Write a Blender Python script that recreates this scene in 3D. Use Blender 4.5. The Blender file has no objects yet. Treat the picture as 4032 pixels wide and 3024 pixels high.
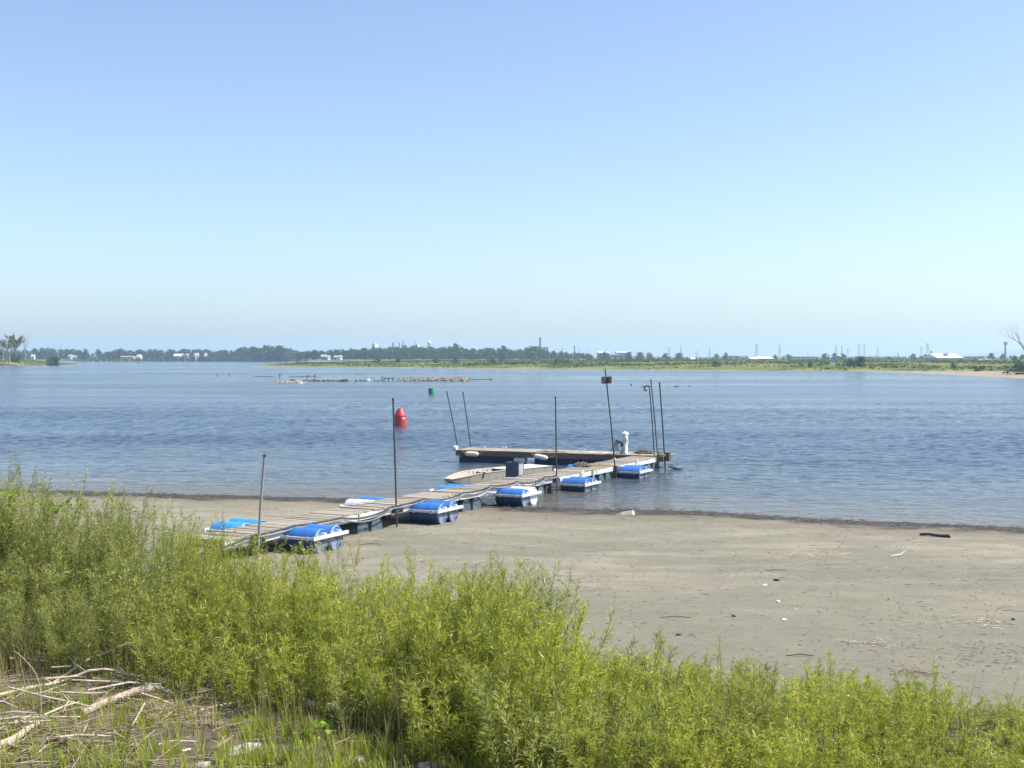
import bpy, math, random
import numpy as np
from mathutils import Vector, Matrix

random.seed(7)
rng = np.random.default_rng(7)
R = math.radians
SC = bpy.context.scene
COL = SC.collection

# ------------------------------------------------------------------ camera, sky, sun, exposure
CAM_Z = 4.5
FPX = 1250.0                       # focal length in pixels of a 1024 wide picture
PITCH = math.atan(26.5 / FPX)
cam_d = bpy.data.cameras.new('camera')
cam_d.sensor_width = 36.0
cam_d.lens = FPX / 1024 * 36.0
cam_d.clip_start = 0.1
cam_d.clip_end = 60000
cam = bpy.data.objects.new('camera', cam_d)
cam.location = (0, 0, CAM_Z)
cam.rotation_euler = (math.pi / 2 - PITCH, 0, 0)
COL.objects.link(cam)
SC.camera = cam

SUN_AZ = 90.0                      # degrees from +Y (the view) towards +X
SUN_EL = 52.0
world = bpy.data.worlds.new('World')
SC.world = world
world.use_nodes = True
wn = world.node_tree.nodes
wl = world.node_tree.links
bg = wn['Background']
sky = wn.new('ShaderNodeTexSky')
sky.sky_type = 'NISHITA'
sky.sun_disc = False
sky.sun_elevation = R(SUN_EL)
sky.sun_rotation = R(SUN_AZ)
sky.altitude = 50
sky.air_density = 0.85
sky.dust_density = 1.3
sky.ozone_density = 2.2
wl.new(sky.outputs[0], bg.inputs[0])
bg.inputs[1].default_value = 0.116
sun_d = bpy.data.lights.new('sun', 'SUN')
sun_d.energy = 4.4
sun_d.angle = R(0.53)
sun_d.color = (1.0, 0.955, 0.88)
sun = bpy.data.objects.new('sun', sun_d)
sun.rotation_euler = (R(90 - SUN_EL), 0, R(180 - SUN_AZ))
COL.objects.link(sun)

SC.view_settings.view_transform = 'Standard'
SC.view_settings.look = 'None'
SC.view_settings.exposure = 0.9
SC.view_settings.gamma = 1.0
SC.view_settings.use_curve_mapping = False
SC.render.engine = 'CYCLES'
cy = SC.cycles
cy.use_denoising = True
cy.use_adaptive_sampling = True
cy.adaptive_threshold = 0.02
cy.max_bounces = 6
cy.diffuse_bounces = 3
cy.glossy_bounces = 3
cy.transmission_bounces = 4
cy.transparent_max_bounces = 6
cy.volume_bounces = 1

# ------------------------------------------------------------------ helpers: places
K = 1024 / 4032.0


def P(sx, sy, z=0.0):
    """point of the place at height z, as read off the photograph (4032 wide)"""
    dx = (sx * K - 512) / FPX
    dz = -(sy * K - 384) / FPX
    d = Vector((dx, math.cos(PITCH) + dz * math.sin(PITCH), -math.sin(PITCH) + dz * math.cos(PITCH)))
    t = (z - CAM_Z) / d.z
    return Vector((0, 0, CAM_Z)) + d * t


def PD(sx, sy, dist):
    """point at a known distance"""
    dx = (sx * K - 512) / FPX
    dz = -(sy * K - 384) / FPX
    d = Vector((dx, math.cos(PITCH) + dz * math.sin(PITCH), -math.sin(PITCH) + dz * math.cos(PITCH)))
    t = dist / d.y
    return Vector((0, 0, CAM_Z)) + d * t


def smooth01(t):
    t = np.clip(t, 0, 1)
    return t * t * (3 - 2 * t)


def hash2(ix, iy, s):
    h = np.sin(ix * 127.1 + iy * 311.7 + s * 74.7) * 43758.5453
    return h - np.floor(h)


def vnoise(x, y, s=0):
    x = np.asarray(x, float); y = np.asarray(y, float)
    ix = np.floor(x); iy = np.floor(y)
    fx = x - ix; fy = y - iy
    fx = fx * fx * (3 - 2 * fx); fy = fy * fy * (3 - 2 * fy)
    a = hash2(ix, iy, s); b = hash2(ix + 1, iy, s); c = hash2(ix, iy + 1, s); d = hash2(ix + 1, iy + 1, s)
    return (a * (1 - fx) + b * fx) * (1 - fy) + (c * (1 - fx) + d * fx) * fy - 0.5


SHORE = [(-80, 66), (-30, 46.8), (-14.9, 42.0), (-10.3, 40.9), (-5.6, 39.9), (0.9, 37.7), (5.1, 36.7), (8.2, 35.1), (13.5, 32.9), (30, 26.5), (80, 6)]
SHX = np.array([p[0] for p in SHORE], float)
SHY = np.array([p[1] for p in SHORE], float)


def shore_dist(x, y):
    x = np.asarray(x, float); y = np.asarray(y, float)
    w = 0.35 * vnoise(x * 0.35, y * 0.0, 3) + 0.22 * vnoise(x * 1.1, y * 0.0, 5)
    return (np.interp(x, SHX, SHY) + w - y) * 0.94


def ground(x, y):
    s = shore_dist(x, y)
    z = np.where(s > 0, 0.015 * np.minimum(s, 4) + 0.0045 * np.maximum(0, s - 4) + 0.0039 * np.maximum(0, s - 11.5) ** 2, 0.05 * s)
    z = np.where(s > 32, 0.06 + 0.0045 * 28 + 0.0039 * 20.5 ** 2 + 0.10 * (s - 32), z)
    z = np.minimum(z, 2.9 + 0.2 * vnoise(np.asarray(x) * .2, np.asarray(y) * .2, 8))
    z = np.maximum(z, -2.2)
    k = np.clip(s / 9.0, 0, 1)
    z = z + k * (0.05 * vnoise(np.asarray(x) * 0.6, np.asarray(y) * 0.6, 1) + 0.022 * vnoise(np.asarray(x) * 2.1, np.asarray(y) * 2.1, 2))
    z = z + k * np.clip((s - 16) / 8, 0, 1) * 0.07 * vnoise(np.asarray(x) * 2.7, np.asarray(y) * 2.7, 4)
    return z


def gz(x, y):
    return float(ground(x, y))


def PG(sx, sy, dz=0.0):
    z = 1.0
    for _ in range(18):
        p = P(sx, sy, z)
        z = 0.5 * z + 0.5 * (gz(p.x, p.y) + dz)
    return P(sx, sy, z)


# ------------------------------------------------------------------ helpers: materials
MATS = {}


def nd(nt, t, **kw):
    n = nt.nodes.new(t)
    for k, v in kw.items():
        setattr(n, k, v)
    return n


def mat(name, col, col2=None, rough=0.7, scale=4.0, stretch=(1, 1, 1), obj_rand=0.0, bump=0.0, bump_scale=None, metal=0.0, spec=0.4, contrast=0.5, coords='Object', detail=5.0):
    if name in MATS:
        return MATS[name]
    m = bpy.data.materials.new(name)
    m.use_nodes = True
    nt = m.node_tree
    b = nt.nodes['Principled BSDF']
    b.inputs['Roughness'].default_value = rough
    b.inputs['Metallic'].default_value = metal
    b.inputs['Specular IOR Level'].default_value = spec
    tc = nd(nt, 'ShaderNodeTexCoord')
    mp = nd(nt, 'ShaderNodeMapping')
    mp.inputs['Scale'].default_value = stretch
    nt.links.new(tc.outputs[coords], mp.inputs[0])
    nz = nd(nt, 'ShaderNodeTexNoise')
    nz.inputs['Scale'].default_value = scale
    nz.inputs['Detail'].default_value = detail
    nz.inputs['Roughness'].default_value = 0.62
    nt.links.new(mp.outputs[0], nz.inputs['Vector'])
    ramp = nd(nt, 'ShaderNodeMapRange')
    ramp.inputs[1].default_value = 0.5 - contrast / 2
    ramp.inputs[2].default_value = 0.5 + contrast / 2
    nt.links.new(nz.outputs[0], ramp.inputs[0])
    mix = nd(nt, 'ShaderNodeMix', data_type='RGBA')
    mix.inputs[6].default_value = (*col, 1)
    mix.inputs[7].default_value = (*(col2 or [c * 0.75 for c in col]), 1)
    nt.links.new(ramp.outputs[0], mix.inputs[0])
    out = mix.outputs[2]
    if obj_rand > 0:
        oi = nd(nt, 'ShaderNodeObjectInfo')
        mr = nd(nt, 'ShaderNodeMapRange')
        mr.inputs[3].default_value = 1 - obj_rand
        mr.inputs[4].default_value = 1 + obj_rand
        nt.links.new(oi.outputs['Random'], mr.inputs[0])
        hs = nd(nt, 'ShaderNodeHueSaturation')
        nt.links.new(mr.outputs[0], hs.inputs['Value'])
        nt.links.new(out, hs.inputs['Color'])
        out = hs.outputs[0]
    nt.links.new(out, b.inputs['Base Color'])
    if bump > 0:
        bp = nd(nt, 'ShaderNodeBump')
        bp.inputs['Distance'].default_value = bump
        bp.inputs['Strength'].default_value = 1.0
        if bump_scale:
            n2 = nd(nt, 'ShaderNodeTexNoise')
            n2.inputs['Scale'].default_value = bump_scale
            n2.inputs['Detail'].default_value = 6
            nt.links.new(mp.outputs[0], n2.inputs['Vector'])
            nt.links.new(n2.outputs[0], bp.inputs['Height'])
        else:
            nt.links.new(nz.outputs[0], bp.inputs['Height'])
        nt.links.new(bp.outputs[0], b.inputs['Normal'])
    MATS[name] = m
    return m


def leaf_mat(name, cols, translucency=0.45, rough=0.5, spec=0.25, obj_rand=0.18):
    """foliage: per-leaf tint 0..1 picks along the colours; light passes through the leaf"""
    m = bpy.data.materials.new(name)
    m.use_nodes = True
    nt = m.node_tree
    b = nt.nodes['Principled BSDF']
    out = nt.nodes['Material Output']
    at = nd(nt, 'ShaderNodeAttribute', attribute_name='tint')
    cr = nd(nt, 'ShaderNodeValToRGB')
    el = cr.color_ramp.elements
    while len(el) < len(cols):
        el.new(0.5)
    for i, c in enumerate(cols):
        el[i].position = i / (len(cols) - 1)
        el[i].color = (*c, 1)
    nt.links.new(at.outputs['Fac'], cr.inputs[0])
    oi = nd(nt, 'ShaderNodeObjectInfo')
    mr = nd(nt, 'ShaderNodeMapRange')
    mr.inputs[3].default_value = 1 - obj_rand
    mr.inputs[4].default_value = 1 + obj_rand
    nt.links.new(oi.outputs['Random'], mr.inputs[0])
    hs = nd(nt, 'ShaderNodeHueSaturation')
    nt.links.new(mr.outputs[0], hs.inputs['Value'])
    nt.links.new(cr.outputs[0], hs.inputs['Color'])
    nt.links.new(hs.outputs[0], b.inputs['Base Color'])
    b.inputs['Roughness'].default_value = rough
    b.inputs['Specular IOR Level'].default_value = spec
    if translucency > 0:
        tr = nd(nt, 'ShaderNodeBsdfTranslucent')
        hs2 = nd(nt, 'ShaderNodeHueSaturation')
        hs2.inputs['Value'].default_value = 1.25
        hs2.inputs['Saturation'].default_value = 1.1
        nt.links.new(hs.outputs[0], hs2.inputs['Color'])
        nt.links.new(hs2.outputs[0], tr.inputs[0])
        mx = nd(nt, 'ShaderNodeMixShader')
        mx.inputs[0].default_value = translucency
        nt.links.new(b.outputs[0], mx.inputs[1])
        nt.links.new(tr.outputs[0], mx.inputs[2])
        nt.links.new(mx.outputs[0], out.inputs[0])
    MATS[name] = m
    return m


# ------------------------------------------------------------------ helpers: meshes and objects
class MB:
    def __init__(self):
        self.v = []
        self.f = []

    def add(self, v, f):
        o = len(self.v)
        self.v += [tuple(p) for p in v]
        self.f += [tuple(i + o for i in q) for q in f]
        return self

    def box(self, c, s, rot=None, taper=1.0):
        x, y, z = s[0] / 2, s[1] / 2, s[2] / 2
        pts = []
        for sz in (-1, 1):
            k = taper if sz > 0 else 1.0
            for sx, sy in ((-1, -1), (1, -1), (1, 1), (-1, 1)):
                p = Vector((sx * x * k, sy * y * k, sz * z))
                if rot is not None:
                    p = rot @ p
                pts.append(p + Vector(c))
        return self.add(pts, [(3, 2, 1, 0), (4, 5, 6, 7), (0, 1, 5, 4), (1, 2, 6, 5), (2, 3, 7, 6), (3, 0, 4, 7)])

    def bar(self, a, b, w, h=None):
        a = Vector(a); b = Vector(b)
        h = h or w
        d = b - a
        L = d.length
        q = d.to_track_quat('X', 'Z').to_matrix()
        return self.box((a + b) / 2, (L, w, h), q)

    def tube(self, pts, rad, n=8, cap=True, squash=1.0):
        pts = [Vector(p) for p in pts]
        if not hasattr(rad, '__len__'):
            rad = [rad] * len(pts)
        rings = []
        prev = None
        for i, p in enumerate(pts):
            t = (pts[min(i + 1, len(pts) - 1)] - pts[max(i - 1, 0)]).normalized()
            ref = prev if prev is not None else (Vector((0, 0, 1)) if abs(t.z) < 0.9 else Vector((1, 0, 0)))
            u = (ref - t * ref.dot(t)).normalized()
            w = t.cross(u)
            prev = u
            rings.append([p + (u * math.cos(2 * math.pi * k / n) * squash + w * math.sin(2 * math.pi * k / n)) * rad[i] for k in range(n)])
        v = [q for r in rings for q in r]
        f = []
        for i in range(len(pts) - 1):
            for k in range(n):
                a = i * n + k; b = i * n + (k + 1) % n
                f.append((a, b, b + n, a + n))
        if cap:
            f.append(tuple(reversed(range(n))))
            f.append(tuple(range((len(pts) - 1) * n, len(pts) * n)))
        return self.add(v, f)

    def lathe(self, prof, n=16, axis='Z', at=(0, 0, 0)):
        v = []
        for (r, h) in prof:
            for k in range(n):
                a = 2 * math.pi * k / n
                c, s = r * math.cos(a), r * math.sin(a)
                if axis == 'Z':
                    p = (c, s, h)
                elif axis == 'Y':
                    p = (s, h, c)
                else:
                    p = (h, c, s)
                v.append((p[0] + at[0], p[1] + at[1], p[2] + at[2]))
        f = []
        m = len(prof)
        for i in range(m - 1):
            for k in range(n):
                a = i * n + k; b = i * n + (k + 1) % n
                f.append((a, b, b + n, a + n))
        f.append(tuple(reversed(range(n))))
        f.append(tuple(range((m - 1) * n, m * n)))
        return self.add(v, f)

    def mesh(self, name, smooth=False):
        me = bpy.data.meshes.new(name)
        me.from_pydata([tuple(p) for p in self.v], [], self.f)
        if smooth:
            me.polygons.foreach_set('use_smooth', [True] * len(me.polygons))
            me.update()
            me.set_sharp_from_angle(angle=R(38))
        me.update()
        return me

    def build(self, name, m, parent=None, loc=None, rot=None, smooth=False):
        return link(name, self.mesh(name, smooth), m, parent, loc, rot)


def link(name, me, m, parent=None, loc=None, rot=None):
    o = bpy.data.objects.new(name, me)
    if m is not None and me is not None and len(me.materials) == 0:
        me.materials.append(m)
    COL.objects.link(o)
    if parent is not None:
        o.parent = parent
    if loc is not None:
        o.location = loc
    if rot is not None:
        o.rotation_euler = rot
    return o


def np_mesh(name, V, Q, tint=None, attrs=None, smooth=False):
    V = np.asarray(V, np.float32); Q = np.asarray(Q, np.int32)
    me = bpy.data.meshes.new(name)
    me.vertices.add(len(V))
    me.vertices.foreach_set('co', V.ravel())
    k = Q.shape[1]
    me.loops.add(Q.size)
    me.loops.foreach_set('vertex_index', Q.ravel())
    me.polygons.add(len(Q))
    me.polygons.foreach_set('loop_start', np.arange(0, Q.size, k, dtype=np.int32))
    if smooth:
        me.polygons.foreach_set('use_smooth', np.ones(len(Q), bool))
    if tint is not None:
        a = me.attributes.new('tint', 'FLOAT', 'FACE')
        a.data.foreach_set('value', np.asarray(tint, np.float32))
    for an, av in (attrs or {}).items():
        a = me.attributes.new(an, 'FLOAT', 'POINT')
        a.data.foreach_set('value', np.asarray(av, np.float32))
    me.update(calc_edges=True)
    return me


def tag(o, label=None, cat=None, group=None, kind=None):
    if label: o['label'] = label
    if cat: o['category'] = cat
    if group: o['group'] = group
    if kind: o['kind'] = kind
    return o


def thing(name, label, cat, loc=(0, 0, 0), rz=0.0, group=None):
    o = bpy.data.objects.new(name, None)
    o.empty_display_size = 0.2
    COL.objects.link(o)
    o.location = loc
    o.rotation_euler = (0, 0, rz)
    return tag(o, label, cat, group)


def copy_tree(o, parent=None):
    c = o.copy()
    COL.objects.link(c)
    c.parent = parent
    for ch in list(o.children):
        copy_tree(ch, c)
    return c


# ------------------------------------------------------------------ materials
def sand_material():
    m = bpy.data.materials.new('sand')
    m.use_nodes = True
    nt = m.node_tree
    L = nt.links.new
    b = nt.nodes['Principled BSDF']
    tc = nd(nt, 'ShaderNodeTexCoord')
    at = nd(nt, 'ShaderNodeAttribute', attribute_name='inland')

    def noise(scale, stretch=(1, 1, 1), detail=6, rough=0.6):
        mp = nd(nt, 'ShaderNodeMapping')
        mp.inputs['Scale'].default_value = stretch
        L(tc.outputs['Object'], mp.inputs[0])
        n = nd(nt, 'ShaderNodeTexNoise')
        n.inputs['Scale'].default_value = scale
        n.inputs['Detail'].default_value = detail
        n.inputs['Roughness'].default_value = rough
        L(mp.outputs[0], n.inputs['Vector'])
        return n

    def mrange(src, a, b_, c=0.0, d=1.0):
        r = nd(nt, 'ShaderNodeMapRange')
        r.inputs[1].default_value = a; r.inputs[2].default_value = b_
        r.inputs[3].default_value = c; r.inputs[4].default_value = d
        L(src, r.inputs[0])
        return r.outputs[0]

    def mix(fac, A, B):
        x = nd(nt, 'ShaderNodeMix', data_type='RGBA')
        if fac is not None: L(fac, x.inputs[0])
        for k, s in ((6, A), (7, B)):
            if isinstance(s, tuple): x.inputs[k].default_value = (*s, 1)
            else: L(s, x.inputs[k])
        return x.outputs[2]

    big = noise(0.22, (0.45, 1, 1), 4)
    mid = noise(1.6, (0.5, 1, 1), 6, 0.65)
    fine = noise(7.0, (0.55, 1, 1), 8, 0.78)
    tan = mix(mrange(mid.outputs[0], 0.38, 0.62), (0.272, 0.247, 0.185), (0.198, 0.181, 0.137))
    grey = mix(mrange(fine.outputs[0], 0.38, 0.64), (0.206, 0.195, 0.146), (0.148, 0.142, 0.105))
    base = mix(mrange(big.outputs[0], 0.42, 0.60), tan, grey)
    mot = noise(0.9, (0.35, 1, 1), 7, 0.75)
    base = mix(mrange(mot.outputs[0], 0.52, 0.66, 0.0, 0.55), base, (0.335, 0.302, 0.232))
    base = mix(mrange(mot.outputs[0], 0.34, 0.46, 0.6, 0.0), base, (0.165, 0.15, 0.115))
    # algae-grey mud higher up the beach
    up = mrange(at.outputs['Fac'], 9.0, 16.0, 0.0, 0.75)
    base = mix(up, base, grey)
    # pale crusts and dark specks
    sp = mrange(fine.outputs[0], 0.60, 0.70, 0.0, 0.8)
    base = mix(sp, base, (0.36, 0.325, 0.25))
    dk = mrange(fine.outputs[0], 0.30, 0.40, 0.7, 0.0)
    base = mix(dk, base, (0.115, 0.105, 0.08))
    ds = noise(5.5, (0.5, 1.3, 1), 3, 0.5)
    base = mix(mrange(ds.outputs[0], 0.69, 0.74), base, (0.085, 0.07, 0.05))
    # wet, weedy rim at the water line and faint old lines
    wn_ = noise(1.3, (0.6, 1, 1), 5)
    add = nd(nt, 'ShaderNodeMath', operation='ADD')
    L(at.outputs['Fac'], add.inputs[0]); L(mrange(wn_.outputs[0], 0.3, 0.7, -0.7, 0.7), add.inputs[1])
    wet = mrange(add.outputs[0], 0.9, 1.7, 1.0, 0.0)
    damp = mrange(add.outputs[0], 1.6, 3.8, 0.55, 0.0)
    base = mix(damp, base, (0.16, 0.13, 0.098))
    weed = mix(mrange(fine.outputs[0], 0.4, 0.6), (0.075, 0.062, 0.045), (0.038, 0.034, 0.027))
    base = mix(wet, base, weed)
    # bank soil under the willows
    soil = mix(mrange(fine.outputs[0], 0.35, 0.65), (0.15, 0.118, 0.078), (0.07, 0.055, 0.037))
    base = mix(mrange(at.outputs['Fac'], 21.5, 25.0, 0.0, 0.85), base, soil)
    L(base, b.inputs['Base Color'])
    L(mrange(wet, 0, 1, 0.95, 0.55), b.inputs['Roughness'])
    b.inputs['Specular IOR Level'].default_value = 0.15
    bp = nd(nt, 'ShaderNodeBump')
    bp.inputs['Distance'].default_value = 0.05
    bp.inputs['Strength'].default_value = 0.8
    bsum = nd(nt, 'ShaderNodeMath', operation='ADD')
    L(mid.outputs[0], bsum.inputs[0]); L(fine.outputs[0], bsum.inputs[1])
    L(bsum.outputs[0], bp.inputs['Height'])
    L(bp.outputs[0], b.inputs['Normal'])
    return m


def water_material():
    m = bpy.data.materials.new('river_water')
    m.use_nodes = True
    nt = m.node_tree
    L = nt.links.new
    b = nt.nodes['Principled BSDF']
    b.inputs['IOR'].default_value = 1.333
    b.inputs['Specular IOR Level'].default_value = 0.5
    tc = nd(nt, 'ShaderNodeTexCoord')

    def noise(scale, stretch, detail=3, rough=0.5, rot=0.0, dist=0.0):
        mp = nd(nt, 'ShaderNodeMapping')
        mp.inputs['Scale'].default_value = stretch
        mp.inputs['Rotation'].default_value = (0, 0, rot)
        L(tc.outputs['Object'], mp.inputs[0])
        n = nd(nt, 'ShaderNodeTexNoise')
        n.inputs['Scale'].default_value = scale
        n.inputs['Detail'].default_value = detail
        n.inputs['Roughness'].default_value = rough
        n.inputs['Distortion'].default_value = dist
        L(mp.outputs[0], n.inputs['Vector'])
        return n.outputs[0]

    def mrange(src, a, b_, c=0.0, d=1.0):
        r = nd(nt, 'ShaderNodeMapRange')
        r.inputs[1].default_value = a; r.inputs[2].default_value = b_
        r.inputs[3].default_value = c; r.inputs[4].default_value = d
        L(src, r.inputs[0])
        return r.outputs[0]

    def math_(op, a, c):
        x = nd(nt, 'ShaderNodeMath', operation=op)
        for k, s in ((0, a), (1, c)):
            if isinstance(s, (int, float)): x.inputs[k].default_value = s
            else: L(s, x.inputs[k])
        return x.outputs[0]

    # wind streaks: long bands of rough and of calm water
    band = noise(0.02, (0.22, 1.0, 1), 5, 0.6, 0.03, 0.4)
    band2 = noise(0.11, (0.2, 1.0, 1), 4, 0.55, -0.05, 0.3)
    wind = math_('ADD', math_('MULTIPLY', band, 0.65), math_('MULTIPLY', band2, 0.35))
    wind = mrange(wind, 0.40, 0.58, 0.32, 1.0)
    w1 = noise(0.95, (0.55, 1.0, 1), 3, 0.55, 0.06, 0.2)
    w2 = noise(3.4, (0.5, 1.0, 1), 3, 0.55, -0.12, 0.2)
    h = math_('ADD', math_('MULTIPLY', w1, 0.26), math_('MULTIPLY', w2, 0.17))
    h = math_('MULTIPLY', h, wind)
    bp = nd(nt, 'ShaderNodeBump')
    bp.inputs['Strength'].default_value = 1.0
    bp.inputs['Distance'].default_value = 1.0
    L(h, bp.inputs['Height'])
    L(bp.outputs[0], b.inputs['Normal'])
    mx = nd(nt, 'ShaderNodeMix', data_type='RGBA')
    mx.inputs[6].default_value = (0.062, 0.072, 0.075, 1)
    mx.inputs[7].default_value = (0.036, 0.060, 0.090, 1)
    sh = nd(nt, 'ShaderNodeAttribute', attribute_name='inland')
    L(mrange(sh.outputs['Fac'], -22, -2, 1.0, 0.0), mx.inputs[0])
    mx2 = nd(nt, 'ShaderNodeMix', data_type='RGBA')
    mx2.inputs[7].default_value = (0.115, 0.092, 0.062, 1)
    L(mx.outputs[2], mx2.inputs[6])
    L(mrange(sh.outputs['Fac'], -7, 0, 0.0, 0.8), mx2.inputs[0])
    L(mx2.outputs[2], b.inputs['Base Color'])
    L(mrange(wind, 0.32, 1.0, 0.06, 0.19), b.inputs['Roughness'])
    return m


M_SAND = sand_material()
M_WATER = water_material()
M_PLANK = mat('dock_plank', (0.36, 0.315, 0.25), (0.23, 0.20, 0.16), rough=0.85, scale=6, stretch=(6, 1, 6), obj_rand=0.22, bump=0.003, spec=0.2)
M_ALU = mat('pale_metal', (0.62, 0.63, 0.62), (0.42, 0.43, 0.43), rough=0.45, scale=5, bump=0.001, obj_rand=0.08)
M_WHITE = mat('white_paint', (0.80, 0.80, 0.78), (0.60, 0.60, 0.57), rough=0.5, scale=7, contrast=0.35)


def shaded_barrel(name, col, shade_col):
    """a barrel: lit blue on top, the shade of its sides put into the colour below"""
    m = bpy.data.materials.new(name)
    m.use_nodes = True
    nt = m.node_tree
    L = nt.links.new
    b = nt.nodes['Principled BSDF']
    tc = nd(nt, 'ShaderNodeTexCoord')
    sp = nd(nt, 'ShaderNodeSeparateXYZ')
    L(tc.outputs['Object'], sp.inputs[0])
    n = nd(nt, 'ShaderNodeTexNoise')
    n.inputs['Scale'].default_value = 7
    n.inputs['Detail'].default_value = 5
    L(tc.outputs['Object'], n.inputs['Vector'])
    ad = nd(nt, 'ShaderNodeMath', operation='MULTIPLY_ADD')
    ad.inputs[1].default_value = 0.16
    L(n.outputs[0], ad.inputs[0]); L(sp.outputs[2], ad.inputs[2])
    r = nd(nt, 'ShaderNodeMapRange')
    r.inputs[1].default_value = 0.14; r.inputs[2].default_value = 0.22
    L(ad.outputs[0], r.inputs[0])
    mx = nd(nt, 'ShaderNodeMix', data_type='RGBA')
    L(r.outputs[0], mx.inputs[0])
    mx.inputs[6].default_value = (*shade_col, 1); mx.inputs[7].default_value = (*col, 1)  # darker lower part carries the barrel's shade in its colour
    # scuffed heads, the sunlight on them put into the pale colour
    ab = nd(nt, 'ShaderNodeMath', operation='SUBTRACT'); ab.inputs[1].default_value = 0.45
    L(sp.outputs[1], ab.inputs[0])
    aa = nd(nt, 'ShaderNodeMath', operation='ABSOLUTE'); L(ab.outputs[0], aa.inputs[0])
    gt = nd(nt, 'ShaderNodeMath', operation='GREATER_THAN'); gt.inputs[1].default_value = 0.426
    L(aa.outputs[0], gt.inputs[0])
    n2 = nd(nt, 'ShaderNodeMapRange'); n2.inputs[1].default_value = 0.40; n2.inputs[2].default_value = 0.62; n2.inputs[4].default_value = 0.5
    L(n.outputs[0], n2.inputs[0])
    hm = nd(nt, 'ShaderNodeMath', operation='MULTIPLY'); L(gt.outputs[0], hm.inputs[0]); L(n2.outputs[0], hm.inputs[1])
    mh = nd(nt, 'ShaderNodeMix', data_type='RGBA')
    L(hm.outputs[0], mh.inputs[0]); L(mx.outputs[2], mh.inputs[6]); mh.inputs[7].default_value = (0.40, 0.44, 0.50, 1)
    mx = mh
    oi = nd(nt, 'ShaderNodeObjectInfo')
    mr = nd(nt, 'ShaderNodeMapRange')
    mr.inputs[3].default_value = 0.85; mr.inputs[4].default_value = 1.18
    L(oi.outputs['Random'], mr.inputs[0])
    hs = nd(nt, 'ShaderNodeHueSaturation')
    L(mr.outputs[0], hs.inputs['Value']); L(mx.outputs[2], hs.inputs['Color'])
    L(hs.outputs[0], b.inputs['Base Color'])
    b.inputs['Roughness'].default_value = 0.42
    return m


M_BLUE = shaded_barrel('barrel_blue', (0.04, 0.155, 0.43), (0.022, 0.052, 0.145))
M_SKYBLUE = shaded_barrel('barrel_sky_blue', (0.05, 0.26, 0.58), (0.03, 0.09, 0.19))
M_TANK = mat('tank_navy', (0.02, 0.045, 0.11), (0.03, 0.055, 0.09), rough=0.5, scale=4)
M_TEAL = mat('barrel_dark_teal', (0.045, 0.085, 0.115), (0.12, 0.14, 0.13), rough=0.55, scale=3, obj_rand=0.2, contrast=0.3)
M_BARRELWHITE = mat('barrel_white', (0.72, 0.73, 0.72), (0.50, 0.54, 0.58), rough=0.5, scale=4)
M_BUNG = mat('bung_cap', (0.75, 0.75, 0.72), (0.35, 0.36, 0.36), rough=0.5)
M_STEEL = mat('dark_steel', (0.045, 0.05, 0.06), (0.09, 0.075, 0.06), rough=0.5, scale=6, metal=0.3)
M_RUST = mat('weathered_steel', (0.10, 0.095, 0.09), (0.06, 0.05, 0.045), rough=0.6, scale=9)
M_RUBBER = mat('black_rubber', (0.035, 0.036, 0.040), (0.06, 0.06, 0.06), rough=0.55, scale=6)
M_GREYHOSE = mat('grey_conduit', (0.22, 0.23, 0.25), (0.14, 0.15, 0.16), rough=0.5, scale=6)
M_FASCIA = mat('weathered_fascia', (0.20, 0.135, 0.095), (0.13, 0.095, 0.07), rough=0.9, scale=3, stretch=(1, 6, 6), obj_rand=0.12)
M_CREAM = mat('cream_foam', (0.78, 0.72, 0.58), (0.68, 0.60, 0.46), rough=0.6, scale=5)
M_ROPE = mat('old_rope', (0.46, 0.38, 0.24), (0.30, 0.23, 0.14), rough=0.95, scale=25)
M_DARKROPE = mat('dark_tarp', (0.11, 0.085, 0.07), (0.17, 0.15, 0.13), rough=0.9, scale=9)
M_HULL = mat('hull_grey', (0.36, 0.33, 0.27), (0.24, 0.22, 0.18), rough=0.55, scale=4)
M_HULLIN = mat('hull_white', (0.52, 0.47, 0.38), (0.36, 0.32, 0.25), rough=0.55, scale=4)
M_BOX = mat('dark_grey_box', (0.085, 0.10, 0.125), (0.07, 0.08, 0.10), rough=0.55, scale=4)
M_RED = mat('buoy_red', (0.56, 0.035, 0.045), (0.42, 0.03, 0.04), rough=0.4, scale=4, spec=0.5)
M_GREEN = mat('buoy_green', (0.02, 0.26, 0.12), (0.02, 0.19, 0.09), rough=0.4, scale=4, spec=0.5)
M_DRIFT = mat('driftwood', (0.52, 0.45, 0.36), (0.27, 0.215, 0.155), rough=0.85, scale=4, stretch=(1.1, 7, 7), bump=0.012, bump_scale=7, obj_rand=0.14, contrast=0.35)
M_CRUMB = mat('mud_crumb', (0.15, 0.135, 0.10), (0.24, 0.21, 0.16), rough=1.0, scale=0.8, contrast=0.2)
M_STRAW = mat('dry_straw', (0.36, 0.30, 0.215), (0.17, 0.13, 0.09), rough=0.9, scale=6)
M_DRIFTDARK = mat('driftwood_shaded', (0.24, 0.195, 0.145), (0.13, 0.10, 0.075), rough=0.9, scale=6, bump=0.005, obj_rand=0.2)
M_TWIG = mat('dry_twig', (0.40, 0.325, 0.23), (0.21, 0.155, 0.105), rough=0.9, scale=2.5, obj_rand=0.25, coords='Object')
M_STEM = mat('willow_stem', (0.17, 0.125, 0.06), (0.11, 0.10, 0.04), rough=0.8, scale=5, obj_rand=0.2)
M_BARK = mat('bark', (0.13, 0.11, 0.09), (0.075, 0.065, 0.055), rough=0.9, scale=1.5)
M_PALEBARK = mat('dead_bark', (0.36, 0.33, 0.30), (0.22, 0.20, 0.18), rough=0.9, scale=1.5)
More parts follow.
